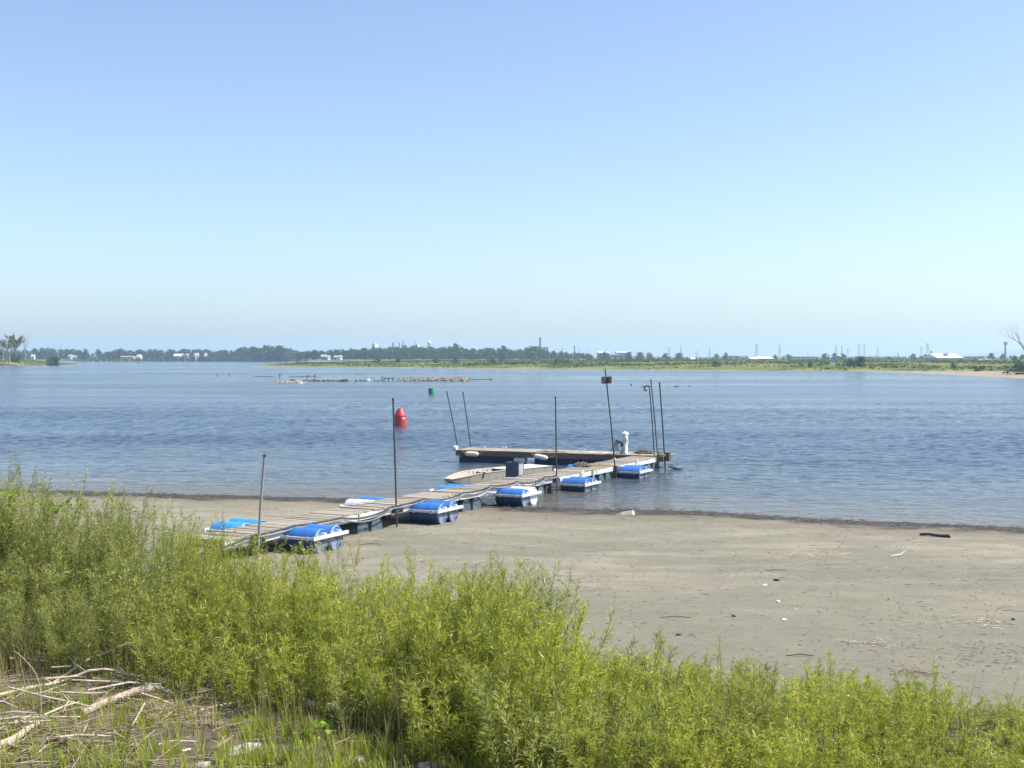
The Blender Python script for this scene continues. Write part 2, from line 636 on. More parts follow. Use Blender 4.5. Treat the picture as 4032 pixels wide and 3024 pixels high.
M_ROCK = mat('rubble_rock', (0.40, 0.37, 0.325), (0.14, 0.13, 0.115), rough=0.9, scale=1.6, obj_rand=0.2, contrast=0.3, detail=2)
M_ROCKDARK = mat('wet_rock', (0.07, 0.065, 0.06), (0.12, 0.105, 0.09), rough=0.6, scale=0.9)
M_LEAF = leaf_mat('willow_leaf', [(0.165, 0.215, 0.034), (0.285, 0.335, 0.054), (0.395, 0.42, 0.085), (0.48, 0.44, 0.10)], 0.5, 0.42, 0.4, obj_rand=0.22)
M_LEAFBLUE = leaf_mat('willow_leaf_silvery', [(0.155, 0.20, 0.05), (0.24, 0.285, 0.07), (0.33, 0.36, 0.10), (0.41, 0.39, 0.115)], 0.48, 0.42, 0.4, obj_rand=0.2)
M_VINE = leaf_mat('vine_leaf', [(0.11, 0.20, 0.02), (0.19, 0.31, 0.03), (0.27, 0.38, 0.05)], 0.5)
M_GRASS = leaf_mat('bank_grass_blade', [(0.10, 0.16, 0.025), (0.17, 0.22, 0.04), (0.29, 0.27, 0.09), (0.38, 0.31, 0.17)], 0.4)
M_TREE = leaf_mat('far_tree_leaf', [(0.020, 0.045, 0.016), (0.040, 0.075, 0.024), (0.070, 0.105, 0.036)], 0.15, obj_rand=0.25)
M_SPARSE = leaf_mat('sparse_tree_leaf', [(0.07, 0.09, 0.05), (0.11, 0.13, 0.075), (0.17, 0.18, 0.12)], 0.2)
M_ISLEGRASS = leaf_mat('meadow_grass', [(0.055, 0.085, 0.022), (0.115, 0.145, 0.038), (0.18, 0.195, 0.06), (0.28, 0.25, 0.12)], 0.3, obj_rand=0.0)

# ------------------------------------------------------------------ the ground on the near side, and the river
def grid_sheet(xs, ys, zf, attr=None):
    X, Y = np.meshgrid(xs, ys)
    Z = zf(X, Y)
    V = np.stack([X.ravel(), Y.ravel(), np.asarray(Z, float).ravel()], 1)
    nx, ny = len(xs), len(ys)
    i = np.arange(nx - 1)[None, :] + nx * np.arange(ny - 1)[:, None]
    Q = np.stack([i, i + 1, i + 1 + nx, i + nx], -1).reshape(-1, 4)
    return V, Q


xs = np.concatenate([np.arange(-90, -22, 2.0), np.arange(-22, 22, 0.17), np.arange(22, 90, 2.0)])
ys = np.concatenate([np.arange(-40, 4, 2.0), np.arange(4, 46, 0.17), np.arange(46, 90, 2.0)])
V, Q = grid_sheet(xs, ys, ground)
me = np_mesh('beach', V, Q, attrs={'inland': shore_dist(V[:, 0], V[:, 1])}, smooth=True)
tag(link('beach', me, M_SAND), 'flat grey tan mud beach along the low river', None, None, 'structure')

# the river is one sheet, finely meshed where single waves can be seen
us = np.concatenate([[-3.4, -1.8, -1.0, -0.75], np.linspace(-0.62, 0.62, 720), [0.75, 1.0, 1.8, 3.4]])
ys = [4.0, 8, 12, 16, 20, 23, 26]
y_ = 28.0
while y_ < 150:
    ys.append(y_); y_ *= 1.0034
ys = np.array(ys + [165, 190, 230, 300, 420, 600, 900, 1400, 2500, 5000, 9000, 14000])
U, Y = np.meshgrid(us, ys)
X = U * np.maximum(Y, 25)
Y = Y + 0 * X
wr = np.random.default_rng(3)
wob = 0.5 * vnoise(X * 0.25, Y * 0.25, 61) + 0.25 * vnoise(X * 0.9, Y * 0.9, 62)
Z = np.zeros_like(X)
for lam, amp, nw in ((1.9, 0.016, 4), (1.05, 0.015, 6), (0.6, 0.009, 7), (0.36, 0.004, 6)):
    for k in range(nw):
        a = math.radians(-90 + wr.normal(0, 48))
        kx, ky = math.cos(a) * 2 * math.pi / lam, math.sin(a) * 2 * math.pi / lam
        ph = wr.random() * 6.283
        env = 0.55 + 0.9 * vnoise(X * 0.35 / lam + 17 * k, Y * 0.35 / lam + 5 * k, 63)
        Z += amp * env * np.sin(kx * (X + wob * lam * 1.2) + ky * (Y + wob * lam * 1.2) + ph)
gust = 0.62 + 0.75 * vnoise(X * 0.02, Y * 0.10, 65) + 0.45 * vnoise(X * 0.07, Y * 0.3, 66)
sd_ = shore_dist(X, Y)
Z *= np.clip(gust, 0.25, 1.3) * np.clip(0.12 - sd_ / 9.0, 0.05, 1) * (1 - smooth01((Y - 110) / 38)) * (np.abs(U) < 0.63)
nx, ny = len(us), len(ys)
i = np.arange(nx - 1)[None, :] + nx * np.arange(ny - 1)[:, None]
Q = np.stack([i, i + 1, i + 1 + nx, i + nx], -1).reshape(-1, 4)
V = np.stack([X.ravel(), Y.ravel(), Z.ravel()], 1)
me = np_mesh('river', V, Q, attrs={'inland': np.clip(sd_.ravel(), -200, 20)}, smooth=True)
tag(link('river', me, M_WATER), 'wide blue rippled river', None, None, 'structure')


# ------------------------------------------------------------------ far banks
def seg_dist(X, Y, poly, closed=True):
    D = np.full(X.shape, 1e9)
    n = len(poly)
    for i in range(n if closed else n - 1):
        (ax, ay), (bx, by) = poly[i], poly[(i + 1) % n]
        dx, dy = bx - ax, by - ay
        t = np.clip(((X - ax) * dx + (Y - ay) * dy) / (dx * dx + dy * dy), 0, 1)
        D = np.minimum(D, np.hypot(X - ax - t * dx, Y - ay - t * dy))
    return D


def inside(X, Y, poly):
    r = np.zeros(X.shape, bool)
    n = len(poly)
    for i in range(n):
        (ax, ay), (bx, by) = poly[i], poly[(i + 1) % n]
        c = ((ay > Y) != (by > Y)) & (X < (bx - ax) * (Y - ay) / (by - ay + 1e-12) + ax)
        r ^= c
    return r


def bank_material(name, sand, grass):
    m = bpy.data.materials.new(name)
    m.use_nodes = True
    nt = m.node_tree
    L = nt.links.new
    b = nt.nodes['Principled BSDF']
    b.inputs['Roughness'].default_value = 0.95
    b.inputs['Specular IOR Level'].default_value = 0.1
    tc = nd(nt, 'ShaderNodeTexCoord')
    n = nd(nt, 'ShaderNodeTexNoise')
    n.inputs['Scale'].default_value = 0.05
    n.inputs['Detail'].default_value = 6
    L(tc.outputs['Object'], n.inputs['Vector'])
    at = nd(nt, 'ShaderNodeAttribute', attribute_name='veg')
    r = nd(nt, 'ShaderNodeMapRange')
    r.inputs[1].default_value = -2.0; r.inputs[2].default_value = 1.0
    L(at.outputs['Fac'], r.inputs[0])
    g = nd(nt, 'ShaderNodeValToRGB')
    e = g.color_ramp.elements
    e[0].position = 0.36; e[0].color = (*grass[0], 1)
    e[1].position = 0.66; e[1].color = (*grass[2], 1)
    q = e.new(0.5); q.color = (*grass[1], 1)
    L(n.outputs[0], g.inputs[0])
    s = nd(nt, 'ShaderNodeMix', data_type='RGBA')
    s.inputs[6].default_value = (*sand, 1)
    s.inputs[7].default_value = (*[c * 0.72 for c in sand], 1)
    L(n.outputs[0], s.inputs[0])
    mx = nd(nt, 'ShaderNodeMix', data_type='RGBA')
    L(r.outputs[0], mx.inputs[0])
    L(s.outputs[2], mx.inputs[6]); L(g.outputs[0], mx.inputs[7])
    L(mx.outputs[2], b.inputs['Base Color'])
    return m


M_BANK = bank_material('meadow_bank', (0.31, 0.26, 0.20), [(0.065, 0.095, 0.026), (0.12, 0.15, 0.042), (0.20, 0.205, 0.07)])
M_SPIT = bank_material('spit_bank', (0.50, 0.44, 0.34), [(0.13, 0.155, 0.04), (0.20, 0.21, 0.055), (0.27, 0.25, 0.085)])
M_FARLAND = bank_material('far_land', (0.30, 0.27, 0.20), [(0.05, 0.075, 0.025), (0.09, 0.115, 0.04), (0.13, 0.145, 0.06)])

BANK = [(-118, 609), (-84, 577), (-46, 549), (-1.6, 488), (44, 449), (83, 415), (112, 400), (115, 355), (110, 302), (110, 262), (150, 170), (260, 100), (900, 100), (900, 1180), (-60, 1180), (-135, 760), (-140, 660)]
BANK_SHORE = BANK[:12]


def bank_fields(X, Y):
    wob = 5 * vnoise(X * 0.045, Y * 0.045, 11) + 2.0 * vnoise(X * 0.16, Y * 0.16, 12)
    d = seg_dist(X, Y, BANK)
    d = np.where(inside(X, Y, BANK), d, -d) + wob
    bw = 4.5 + 32 * smooth01((415 - Y) / 60) * smooth01((X - 95) / 30) * (1 - 0.25 * smooth01((290 - Y) / 60))
    return d, d - bw


def bank_z(X, Y):
    d, v = bank_fields(X, Y)
    z = np.where(d < 0, 0.06 * d, np.minimum(d, 60) * 0.012)
    z = z + np.where(v > 0, 0.75 * smooth01(v / 4) + 1.0 * smooth01(v / 170), 0)
    z = z + smooth01(v / 40) * (0.7 * vnoise(X * 0.02, Y * 0.02, 13) + 0.35 * vnoise(X * 0.07, Y * 0.07, 14))
    return z


xs = np.arange(-165, 520, 3.5)
ys = np.arange(170, 1190, 3.5)
V, Q = grid_sheet(xs, ys, bank_z)
d, v = bank_fields(V[:, 0], V[:, 1])
keep = (d[Q] > -8).any(1) & (V[Q][:, :, 0].min(1) < 0.55 * V[Q][:, :, 1].max(1) + 60)
Q = Q[keep]
used = np.unique(Q)
remap = np.zeros(len(V), int); remap[used] = np.arange(len(used))
me = np_mesh('meadow_bank', V[used], remap[Q], attrs={'veg': v[used]}, smooth=True)
tag(link('meadow_bank', me, M_BANK), 'low grassy bank with a thin sandy edge across the river', None, None, 'structure')

SPIT = [(-520, 560), (-330, 622), (-271, 652), (-256, 690), (-260, 740), (-270, 785), (-300, 800), (-520, 850)]


def spit_fields(X, Y):
    d = seg_dist(X, Y, SPIT)
    d = np.where(inside(X, Y, SPIT), d, -d) + 3 * vnoise(X * 0.06, Y * 0.06, 21)
    return d, d - 3.0


def spit_z(X, Y):
    d, v = spit_fields(X, Y)
    return np.where(d < 0, 0.06 * d, 0.02 * np.minimum(d, 40)) + np.where(v > 0, 2.6 * smooth01(v / 32) + smooth01(v / 20) * 0.9 * vnoise(X * 0.05, Y * 0.05, 22), 0)


xs = np.arange(-420, -240, 2.5)
ys = np.arange(585, 845, 2.5)
V, Q = grid_sheet(xs, ys, spit_z)
d, v = spit_fields(V[:, 0], V[:, 1])
keep = (d[Q] > -6).any(1)
Q = Q[keep]; used = np.unique(Q); remap = np.zeros(len(V), int); remap[used] = np.arange(len(used))
me = np_mesh('grassy_spit', V[used], remap[Q], attrs={'veg': v[used]}, smooth=True)
tag(link('grassy_spit', me, M_SPIT), 'yellow green grassy spit with dead trees', None, None, 'structure')


def far_fields(X, Y):
    edge = 1372 + 30 * vnoise(X * 0.008, X * 0.0, 31) + 10 * vnoise(X * 0.03, X * 0.0, 32)
    d = Y - edge
    return d, d - 6


def far_z(X, Y):
    d, v = far_fields(X, Y)
    return np.where(d < 0, np.maximum(0.1 * d, -2), 2.6 * smooth01(d / 25) + 2.0 * smooth01(d / 400)) + smooth01(d / 60) * 0.8 * vnoise(X * 0.01, Y * 0.01, 33)


xs = np.concatenate([[-9000, -5000, -3000, -1800], np.arange(-1200, 1500, 12.0), [1800, 3000, 5000, 9000]])
ys = np.concatenate([np.arange(1335, 1440, 7.0), [1480, 1560, 1700, 1900, 2200, 2700, 3500, 5000, 7000, 9000]])
V, Q = grid_sheet(xs, ys, far_z)
d, v = far_fields(V[:, 0], V[:, 1])
me = np_mesh('far_shore', V, Q, attrs={'veg': v}, smooth=True)
tag(link('far_shore', me, M_FARLAND), 'flat wooded land on the far side of the river', None, None, 'structure')

# the faint blue ridge far away, seen over the warehouses
hx = np.linspace(0, 1, 90); hy = np.linspace(0, 1, 14)
X, Y = np.meshgrid(hx, hy)
prof = np.interp(hx, [0, .05, .12, .28, .42, .58, .75, .9, 1], [0, .25, .42, .5, .72, .86, .80, .45, 0])
pr = prof[None, :] * np.sin(np.pi * Y) ** 0.8
x0 = PD(3745, 1400, 8000).x; x1 = PD(4290, 1400, 8000).x
Z = 62 * (pr + pr * (0.10 * vnoise(X * 26, Y * 6, 41)))
V = np.stack([(x0 + (x1 - x0) * X).ravel(), (7600 + 900 * Y).ravel(), (Z + 1).ravel()], 1)
nx, ny = len(hx), len(hy)
i = np.arange(nx - 1)[None, :] + nx * np.arange(ny - 1)[:, None]
Q = np.stack([i, i + 1, i + 1 + nx, i + nx], -1).reshape(-1, 4)
M_HILL = mat('wooded_hill', (0.045, 0.075, 0.03), (0.07, 0.10, 0.04), rough=1.0, scale=0.01)
tag(link('hill', np_mesh('hill', V, Q, smooth=True), M_HILL), 'faint blue wooded ridge on the horizon', None, None, 'structure')


# ------------------------------------------------------------------ far trees
def leaf_cards(pts, nrm, size, jitter=0.8, aspect=1.0):
    """square leaf clumps at pts, facing roughly along nrm"""
    n = len(pts)
    d = nrm + jitter * rng.normal(size=(n, 3))
    d /= np.linalg.norm(d, axis=1, keepdims=True) + 1e-9
    a = np.cross(d, rng.normal(size=(n, 3)))
    a /= np.linalg.norm(a, axis=1, keepdims=True) + 1e-9
    b = np.cross(d, a)
    s = (size * (0.6 + 0.8 * rng.random(n)))[:, None]
    c1 = 0.5 + 0.5 * rng.random((n, 1)); c2 = 0.5 + 0.5 * rng.random((n, 1))
    V = np.stack([pts - a * s, pts - b * s * aspect * c1, pts + a * s * c2, pts + b * s * aspect], 1).reshape(-1, 3)
    Q = np.arange(4 * n).reshape(n, 4)
    return V, Q


def crown_arrays(h, r, n=520, lobes=13, base=0.22, size=None, shape='round'):
    """a deciduous crown: lobes of leaf clumps between base*h and h"""
    size = size or 0.05 * h
    P_, N_, T_ = [], [], []
    for k in range(lobes):
        a = rng.random() * 6.283
        t = (k + rng.random()) / lobes
        zc = h * (base + (0.93 - base) * t)
        env = math.sin(math.pi * min(1, max(0.06, (t * 0.82 + 0.16)))) ** 0.7
        rr = r * env * (0.25 + 0.55 * rng.random())
        c = np.array([rr * math.cos(a), rr * math.sin(a), zc])
        lr = r * (0.34 + 0.22 * rng.random())
        m = n // lobes
        d = rng.normal(size=(m, 3)); d /= np.linalg.norm(d, axis=1, keepdims=True)
        q = (rng.random(m) ** 0.35)[:, None]
        p = c + d * q * lr * np.array([1, 1, 0.85])
        p[:, 2] = np.clip(p[:, 2], base * h * 0.5, h * 1.01)
        P_.append(p); N_.append(d)
        T_.append(np.clip(rng.random() * 0.4 + 0.55 * rng.random(m), 0, 1))
    P_ = np.concatenate(P_); N_ = np.concatenate(N_); T_ = np.concatenate(T_)
    V, Q = leaf_cards(P_, N_, np.full(len(P_), size))
    return V, Q, T_


def limbs(mb, p, d, length, rad, depth, spread=0.6, n=6, bend=0.12, kids=3, up=0.25):
    """recursive limbs of a bare tree"""
    pts = [Vector(p)]; rr = [rad]
    d = Vector(d).normalized()
    k = 4
    for i in range(k):
        d = (d + Vector((random.gauss(0, bend), random.gauss(0, bend), random.gauss(0, bend) + 0.05 * up))).normalized()
        pts.append(pts[-1] + d * length / k)
        rr.append(rad * (1 - 0.55 * (i + 1) / k))
    mb.tube(pts, rr, n=max(3, n), cap=False)
    if depth > 0:
        for j in range(kids):
            i = random.choice([2, 3, 4]) if j else 4
            ax = Vector((random.gauss(0, 1), random.gauss(0, 1), random.gauss(0, 0.5)))
            nd_ = (d + ax.normalized() * spread * random.uniform(0.6, 1.3) + Vector((0, 0, up))).normalized()
            limbs(mb, pts[i], nd_, length * random.uniform(0.58, 0.82), rr[i] * 0.72, depth - 1, spread, n - 1, bend, kids, up)


TREE_VARIANTS = []
for k in range(8):
    h = 1.0
    Vc, Qc, Tc = crown_arrays(12.0, random.uniform(4.2, 6.0), n=560, lobes=random.choice([11, 14, 17]), base=random.choice([0.0, 0.03, 0.08]))
    TREE_VARIANTS.append((Vc, Qc, Tc, np_mesh('crown', Vc, Qc, tint=Tc)))
    TREE_VARIANTS[-1][3].materials.append(M_TREE)
trunk_mb = MB()
trunk_mb.tube([(0, 0, -0.6), (0.1, 0, 2), (0.0, 0.15, 5), (0.2, 0.1, 8)], [0.42, 0.32, 0.24, 0.1], n=7)
trunk_mb.tube([(0.05, 0.05, 3), (1.4, 0.6, 6.5)], [0.16, 0.06], n=5)
trunk_mb.tube([(0.05, 0.1, 3.6), (-1.5, -0.4, 7)], [0.15, 0.05], n=5)
TRUNK = trunk_mb.mesh('trunk', True)
TRUNK.materials.append(M_BARK)


def tree(name, label, loc, height, width, group, variant=None, cat='tree'):
    t = thing(name, label, cat, loc, random.uniform(0, 6.28), group)
    s = height / 12.0
    w = width / 10.0
    t.scale = (w, w, s)
    link('trunk', TRUNK, None, t)
    link('crown', random.choice(TREE_VARIANTS)[3] if variant is None else TREE_VARIANTS[variant][3], None, t)
    return t


def wood(name, label, spots):
    """a far wood that reads as one mass"""
    Vs, Qs, Ts = [], [], []
    off = 0
    for (x, y, z, h, w) in spots:
        Vc, Qc, Tc, _ = TREE_VARIANTS[rng.integers(len(TREE_VARIANTS))]
        a = rng.random() * 6.283
        c, s_ = math.cos(a), math.sin(a)
        k = rng.random(len(Qc)) < 0.72
        V = Vc.reshape(-1, 4, 3)[k].reshape(-1, 3)
        V = np.stack([(V[:, 0] * c - V[:, 1] * s_) * w / 10, (V[:, 0] * s_ + V[:, 1] * c) * w / 10, V[:, 2] * h / 12], 1) + np.array([x, y, z])
        Vs.append(V)
        Qs.append(np.arange(len(V)).reshape(-1, 4) + off)
        off += len(V)
        Ts.append(np.clip(Tc[k] * 0.8 + rng.random() * 0.35 - 0.08, 0, 1))
    me = np_mesh(name, np.concatenate(Vs), np.concatenate(Qs), tint=np.concatenate(Ts))
    return tag(link(name, me, M_TREE), label, None, None, 'stuff')


def fz(x, y):
    return float(far_z(np.array(x, float), np.array(y, float)))


def bz(x, y):
    return float(bank_z(np.array(x, float), np.array(y, float)))


# skyline of the wooded far shore: (photo x, photo y of the tree tops)
def skyline_wood(name, label, sky_pts, y_near, depth, rows, step, zfun):
    sx = np.array([p[0] for p in sky_pts], float); sy = np.array([p[1] for p in sky_pts], float)
    spots = []
    for r_ in range(rows):
        yy = y_near + depth * r_ / max(1, rows - 1)
        x_a, x_b = PD(sx[0], 1400, yy).x, PD(sx[-1], 1400, yy).x
        x = x_a
        while x < x_b:
            yj = yy + random.uniform(-8, 8)
            px = (x * FPX / yj + 512) / K
            top = PD(px, float(np.interp(px, sx, sy)), yj).z
            z = zfun(x, yj)
            f = 0.66 + 0.34 * (r_ + 1) / rows
            h = max(1.5, (top - z) * f * random.uniform(0.9, 1.08))
            spots.append((x, yj, z, h, h * random.uniform(0.85, 1.25)))
            x += step * random.uniform(0.6, 1.1)
    return wood(name, label, spots)


skyline_wood('shore_woods', 'low hazy wood along the far shore behind the white cottages',
             [(-120, 1378), (110, 1378), (150, 1372), (250, 1371), (330, 1378), (345, 1392), (365, 1392), (385, 1380), (410, 1388), (430, 1384), (470, 1375), (490, 1378), (560, 1378), (620, 1376), (700, 1375), (780, 1375), (850, 1381), (930, 1380), (960, 1370)], 1395, 70, 4, 8.5, fz)
skyline_wood('shore_woods', 'taller dark wood on the far shore at the end of the channel',
             [(930, 1378), (955, 1370), (1000, 1367), (1045, 1362), (1100, 1361), (1140, 1371), (1170, 1383), (1200, 1385)], 1388, 60, 5, 9, fz)
skyline_wood('hill_woods', 'blue green wood behind the grassy bank below the factory towers',
             [(1180, 1386), (1230, 1378), (1280, 1380), (1310, 1374), (1400, 1373), (1440, 1371), (1500, 1366), (1560, 1364), (1620, 1362), (1690, 1368), (1740, 1369), (1790, 1362), (1850, 1373), (1880, 1373), (1930, 1369), (1980, 1372), (2040, 1376), (2090, 1366), (2120, 1367), (2160, 1380), (2240, 1388), (2330, 1390)], 1150, 190, 7, 9, lambda x, y: 3.0)
skyline_wood('shore_woods', 'pale broken line of far trees between the factory sheds',
             [(2330, 1396), (2450, 1400), (2560, 1402), (2700, 1404), (2800, 1405), (2950, 1402), (3100, 1404), (3250, 1404), (3420, 1401), (3560, 1402), (3700, 1405), (3800, 1404), (3900, 1400), (4100, 1398)], 1240, 60, 3, 9, lambda x, y: 2.6)

skyline_wood('shore_shrubs', 'low dark shrubs along the waterline of the far shore',
             [(300, 1414), (360, 1411), (420, 1409), (480, 1412), (560, 1410), (640, 1408), (700, 1406), (760, 1404), (820, 1403), (900, 1402), (990, 1404)], 1360, 8, 2, 3.0, lambda x, y: max(0.1, fz(x, y)))
GT = 'trees standing out along the far shore'
# crowns that stand out singly: photo x, photo y of the top, distance, width over height, label
singles = [
    (168, 1371, 1385, 1.2, 'broad tree at the spit end of the far shore'),
    (333, 1374, 1385, 0.9, 'upright rounded tree beside the gap in the far tree line'),
    (384, 1376, 1385, 1.0, 'rounded tree over the small grey cottage beyond the spit'),
    (430, 1384, 1384, 1.0, 'dark tree just before the long beige shed'),
    (478, 1373, 1388, 1.0, 'peaked tree above the long beige shed'),
    (548, 1376, 1390, 1.1, 'round tree behind the white cottage on the far shore'),
    (731, 1373, 1390, 1.1, 'round tree above the low twin white sheds'),
    (812, 1376, 1390, 1.1, 'tree beside the small white house in the wood'),
    (882, 1378, 1388, 1.0, 'small round tree between white house and tall wood'),
    (960, 1370, 1386, 1.0, 'first tall tree of the dark wood by the channel'),
    (1005, 1366, 1384, 1.0, 'second tall tree of the dark wood by the channel'),
    (1048, 1360, 1383, 1.0, 'highest pointed tree of the dark wood by the channel'),
    (1100, 1361, 1383, 1.2, 'broad highest tree of the dark wood by the channel'),
    (1130, 1369, 1381, 1.0, 'last tall tree of the dark wood before the meadow'),
    (1190, 1384, 1380, 1.1, 'low bushy tree at the meadow tip'),
    (1232, 1376, 1180, 1.0, 'dark tree beside the pale cottage roofs behind the meadow tip'),
    (1437, 1370, 1145, 1.0, 'tree just before the white block tower'),
    (1800, 1354, 1150, 0.85, 'tall lone crown rising over the wood past the water tower'),
    (1862, 1371, 1150, 1.0, 'round tree past the tall lone crown'),
    (1918, 1369, 1150, 1.1, 'broad tree midway between lone crown and twin crowns'),
    (1980, 1361, 1150, 0.9, 'twin dark crown over the wood before the grey elevator'),
    (2092, 1363, 1140, 1.2, 'broad crown in front of the grey elevator building'),
    (2385, 1385, 1130, 1.7, 'wide dark tree clump in front of the domed shed'),
    (2478, 1390, 1120, 1.4, 'dark rounded tree in front of the long grey factory'),
    (2522, 1387, 1120, 1.3, 'dark tree just after the long grey factory'),
    (2560, 1388, 1120, 1.2, 'dark tree with a second top after the long grey factory'),
    (2625, 1391, 1110, 1.5, 'spreading tree below the two nearer pylons'),
    (2672, 1390, 1110, 1.6, 'wide tree under the stout pylon'),
    (2822, 1394, 1150, 1.2, 'small round dark tree before the lavender shed'),
    (2857, 1388, 1150, 0.9, 'upright oval tree beside the lavender shed'),
    (3055, 1396, 1150, 1.2, 'small tree at the end of the white roofed sheds'),
    (3105, 1395, 1150, 1.7, 'low spreading tree beside the solitary pylon'),
    (3250, 1391, 1080, 1.5, 'first dark tree of the block behind the blue sign'),
    (3288, 1390, 1080, 1.5, 'middle dark tree of the block behind the blue sign'),
    (3318, 1392, 1080, 1.3, 'last dark tree of the block behind the blue sign'),
    (3400, 1402, 1100, 2.2, 'low hedge-like tree beneath the twin pylons'),
    (3500, 1403, 1100, 2.4, 'low wide tree between twin pylons and warehouse'),
    (3592, 1392, 1060, 1.3, 'dark rounded tree before the white warehouse'),
    (3637, 1394, 1060, 1.3, 'dark tree touching the white warehouse end'),
    (3783, 1408, 900, 1.4, 'bush-sized tree in front of the white warehouse corner'),
    (3903, 1390, 1050, 1.1, 'round tree beside the lavender warehouse'),
    (3950, 1393, 1050, 1.2, 'tree at the foot of the slim mast'),
    (3998, 1402, 560, 1.0, 'dark round bush tree below the big bare tree'),
    (4025, 1396, 1000, 1.4, 'tree behind the big bare tree'),
]
for (sx, sy, dist, wr, lab) in singles:
    top = PD(sx, sy, dist)
    z = fz(top.x, dist) if dist > 1370 else (bz(top.x, dist) if dist < 1150 and top.x > -100 else 2.8)
    h = top.z - z
    tree('deciduous_tree', lab, (top.x, dist, z - 0.1), h, h * wr, GT)

# meadow and spit growth
def scatter_tufts(name, label, region, n, fields, zfun, hmin, hmax, m, near=140, seed_tint=51, pale=0.0):
    (xa, xb, ya, yb) = region
    X = rng.uniform(xa, xb, n * 6); Y = rng.uniform(ya, yb, n * 6)
    d, v = fields(X, Y)
    vis = np.abs(X) < 0.44 * Y
    k = (v > 0) & vis & (rng.random(len(X)) < np.exp(-np.maximum(v, 0) / near) + 0.12)
    X, Y, v = X[k][:n], Y[k][:n], v[k][:n]
    Z = zfun(X, Y)
    c = len(X)
    patch = vnoise(X * 0.03, Y * 0.03, seed_tint) + 0.6 * vnoise(X * 0.11, Y * 0.11, seed_tint + 1)
    H = (hmin + (hmax - hmin) * rng.random(c)) * (1 + 0.9 * np.clip(patch * 1.6, -0.6, 1))
    a = rng.random(c) * 6.283
    w = H * (0.7 + 0.9 * rng.random(c))
    ax = np.stack([np.cos(a) * w, np.sin(a) * w * 0.5, 0 * w], 1)
    base = np.stack([X, Y, Z - 0.1], 1)
    lean = np.stack([rng.normal(size=c) * 0.25 * H, rng.normal(size=c) * 0.25 * H, H], 1)
    V = np.stack([base - ax * .8, base + ax * .8, base + ax * 0.55 + lean, base - ax * 0.6 + lean * 0.85], 1).reshape(-1, 3)
    T = np.clip(0.42 + pale - patch * 0.65 + 0.22 * rng.normal(size=c), 0, 1)
    me = np_mesh(name, V, np.arange(4 * c).reshape(c, 4), tint=T)
    return tag(link(name, me, m), label, None, None, 'stuff')


scatter_tufts('meadow_grass', 'rank green meadow grass covering the far bank', (-150, 470, 250, 1000), 30000, bank_fields, bank_z, 0.25, 0.62, M_ISLEGRASS)
scatter_tufts('spit_grass', 'yellowish long grass on the spit', (-400, -250, 600, 830), 7000, spit_fields, spit_z, 0.3, 0.9, M_ISLEGRASS, 60, 55, 0.22)

BUSH = []
for k in range(4):
    Vc, Qc, Tc = crown_arrays(2.0, 1.5, n=330, lobes=9, base=0.0, size=0.17)
    b_ = np_mesh('foliage', Vc, Qc, tint=Tc); b_.materials.append(M_TREE); BUSH.append(b_)
bush_stem = MB()
for k in range(5):
    a = k * 1.26
    bush_stem.tube([(0, 0, -0.3), (0.3 * math.cos(a), 0.3 * math.sin(a), 0.6), (0.8 * math.cos(a), 0.8 * math.sin(a), 1.3)], [0.06, 0.045, 0.015], n=5)
BSTEM = bush_stem.mesh('stem', True); BSTEM.materials.append(M_BARK)


def settle(sx, sy, zfun):
    """where the line of sight first meets the far ground"""
    for dist in np.arange(200, 1150, 1.5):
        p = PD(sx, sy, dist)
        if p.z < zfun(p.x, p.y) + 0.02 and zfun(p.x, p.y) > 0.2:
            return p
    return PD(sx, sy, 700)


def bush(label, sx, sy, h, wr, zfun, group):
    p = settle(sx, sy, zfun)
    t = thing('bush', label, 'bush', (p.x, p.y, zfun(p.x, p.y) - 0.05), random.uniform(0, 6.28), group)
    t.scale = (h / 2 * wr, h / 2 * wr, h / 2)
    link('foliage', random.choice(BUSH), None, t)
    link('stem', BSTEM, None, t)


def sz(x, y):
    return float(spit_z(np.array(x, float), np.array(y, float)))


GB = 'dark bushes dotted over the far meadow'
for lab, sx, sy, h, wr in [
    ('dark bush clump in the meadow below the block of dark trees', 3382, 1444, 3.4, 1.2),
    ('second dark bush next to the meadow bush clump', 3352, 1443, 2.6, 1.2),
    ('small dark bush on the bank under the blue sign', 3190, 1444, 1.6, 1.1),
    ('lone dark bush on the meadow under the lone round tree', 2820, 1444, 2.0, 1.4),
    ('tiny dark bush on the meadow before the warehouse', 3757, 1448, 1.6, 1.0),
    ('dark bush near the big bare tree', 4005, 1453, 2.4, 1.0),
    ('low bush at the sandy point below the big bare tree', 3860, 1461, 1.2, 2.0),
    ('wide dark bush overhanging the sandy point', 4010, 1477, 2.6, 2.2),
    ('dark bush on the meadow below the white block tower', 1484, 1428, 2.2, 1.4),
    ('dark bush on the meadow below the twin chimneys', 1570, 1427, 2.2, 1.3),
    ('dark bush on the meadow beyond the water tower', 1716, 1428, 2.4, 1.2),
    ('bush on the meadow below the tall lone crown', 1795, 1430, 2.4, 1.2),
    ('bush on the meadow before the grey elevator', 1935, 1433, 2.4, 1.3),
    ('low bush on the meadow under the elevator', 2200, 1430, 2.0, 2.0),
    ('bush on the meadow near the slim chimney', 2235, 1432, 1.8, 1.2),
]:
    bush(lab, sx, sy, h, wr, bz, GB)
for lab, sx, sy, h, wr in [
    ('dark green bush on the spit beside the forked dead tree', 198, 1419, 4.6, 1.1),
    ('narrow dark bush under the forked dead tree', 225, 1421, 4.6, 0.8),
    ('purplish dark bush behind the spit trunks', 62, 1411, 5.0, 1.1),
    ('dark conifer-like bush at the very edge of the spit', -4, 1415, 6.8, 0.7),
]:
    bush(lab, sx, sy, h, wr, sz, 'bushes on the spit')


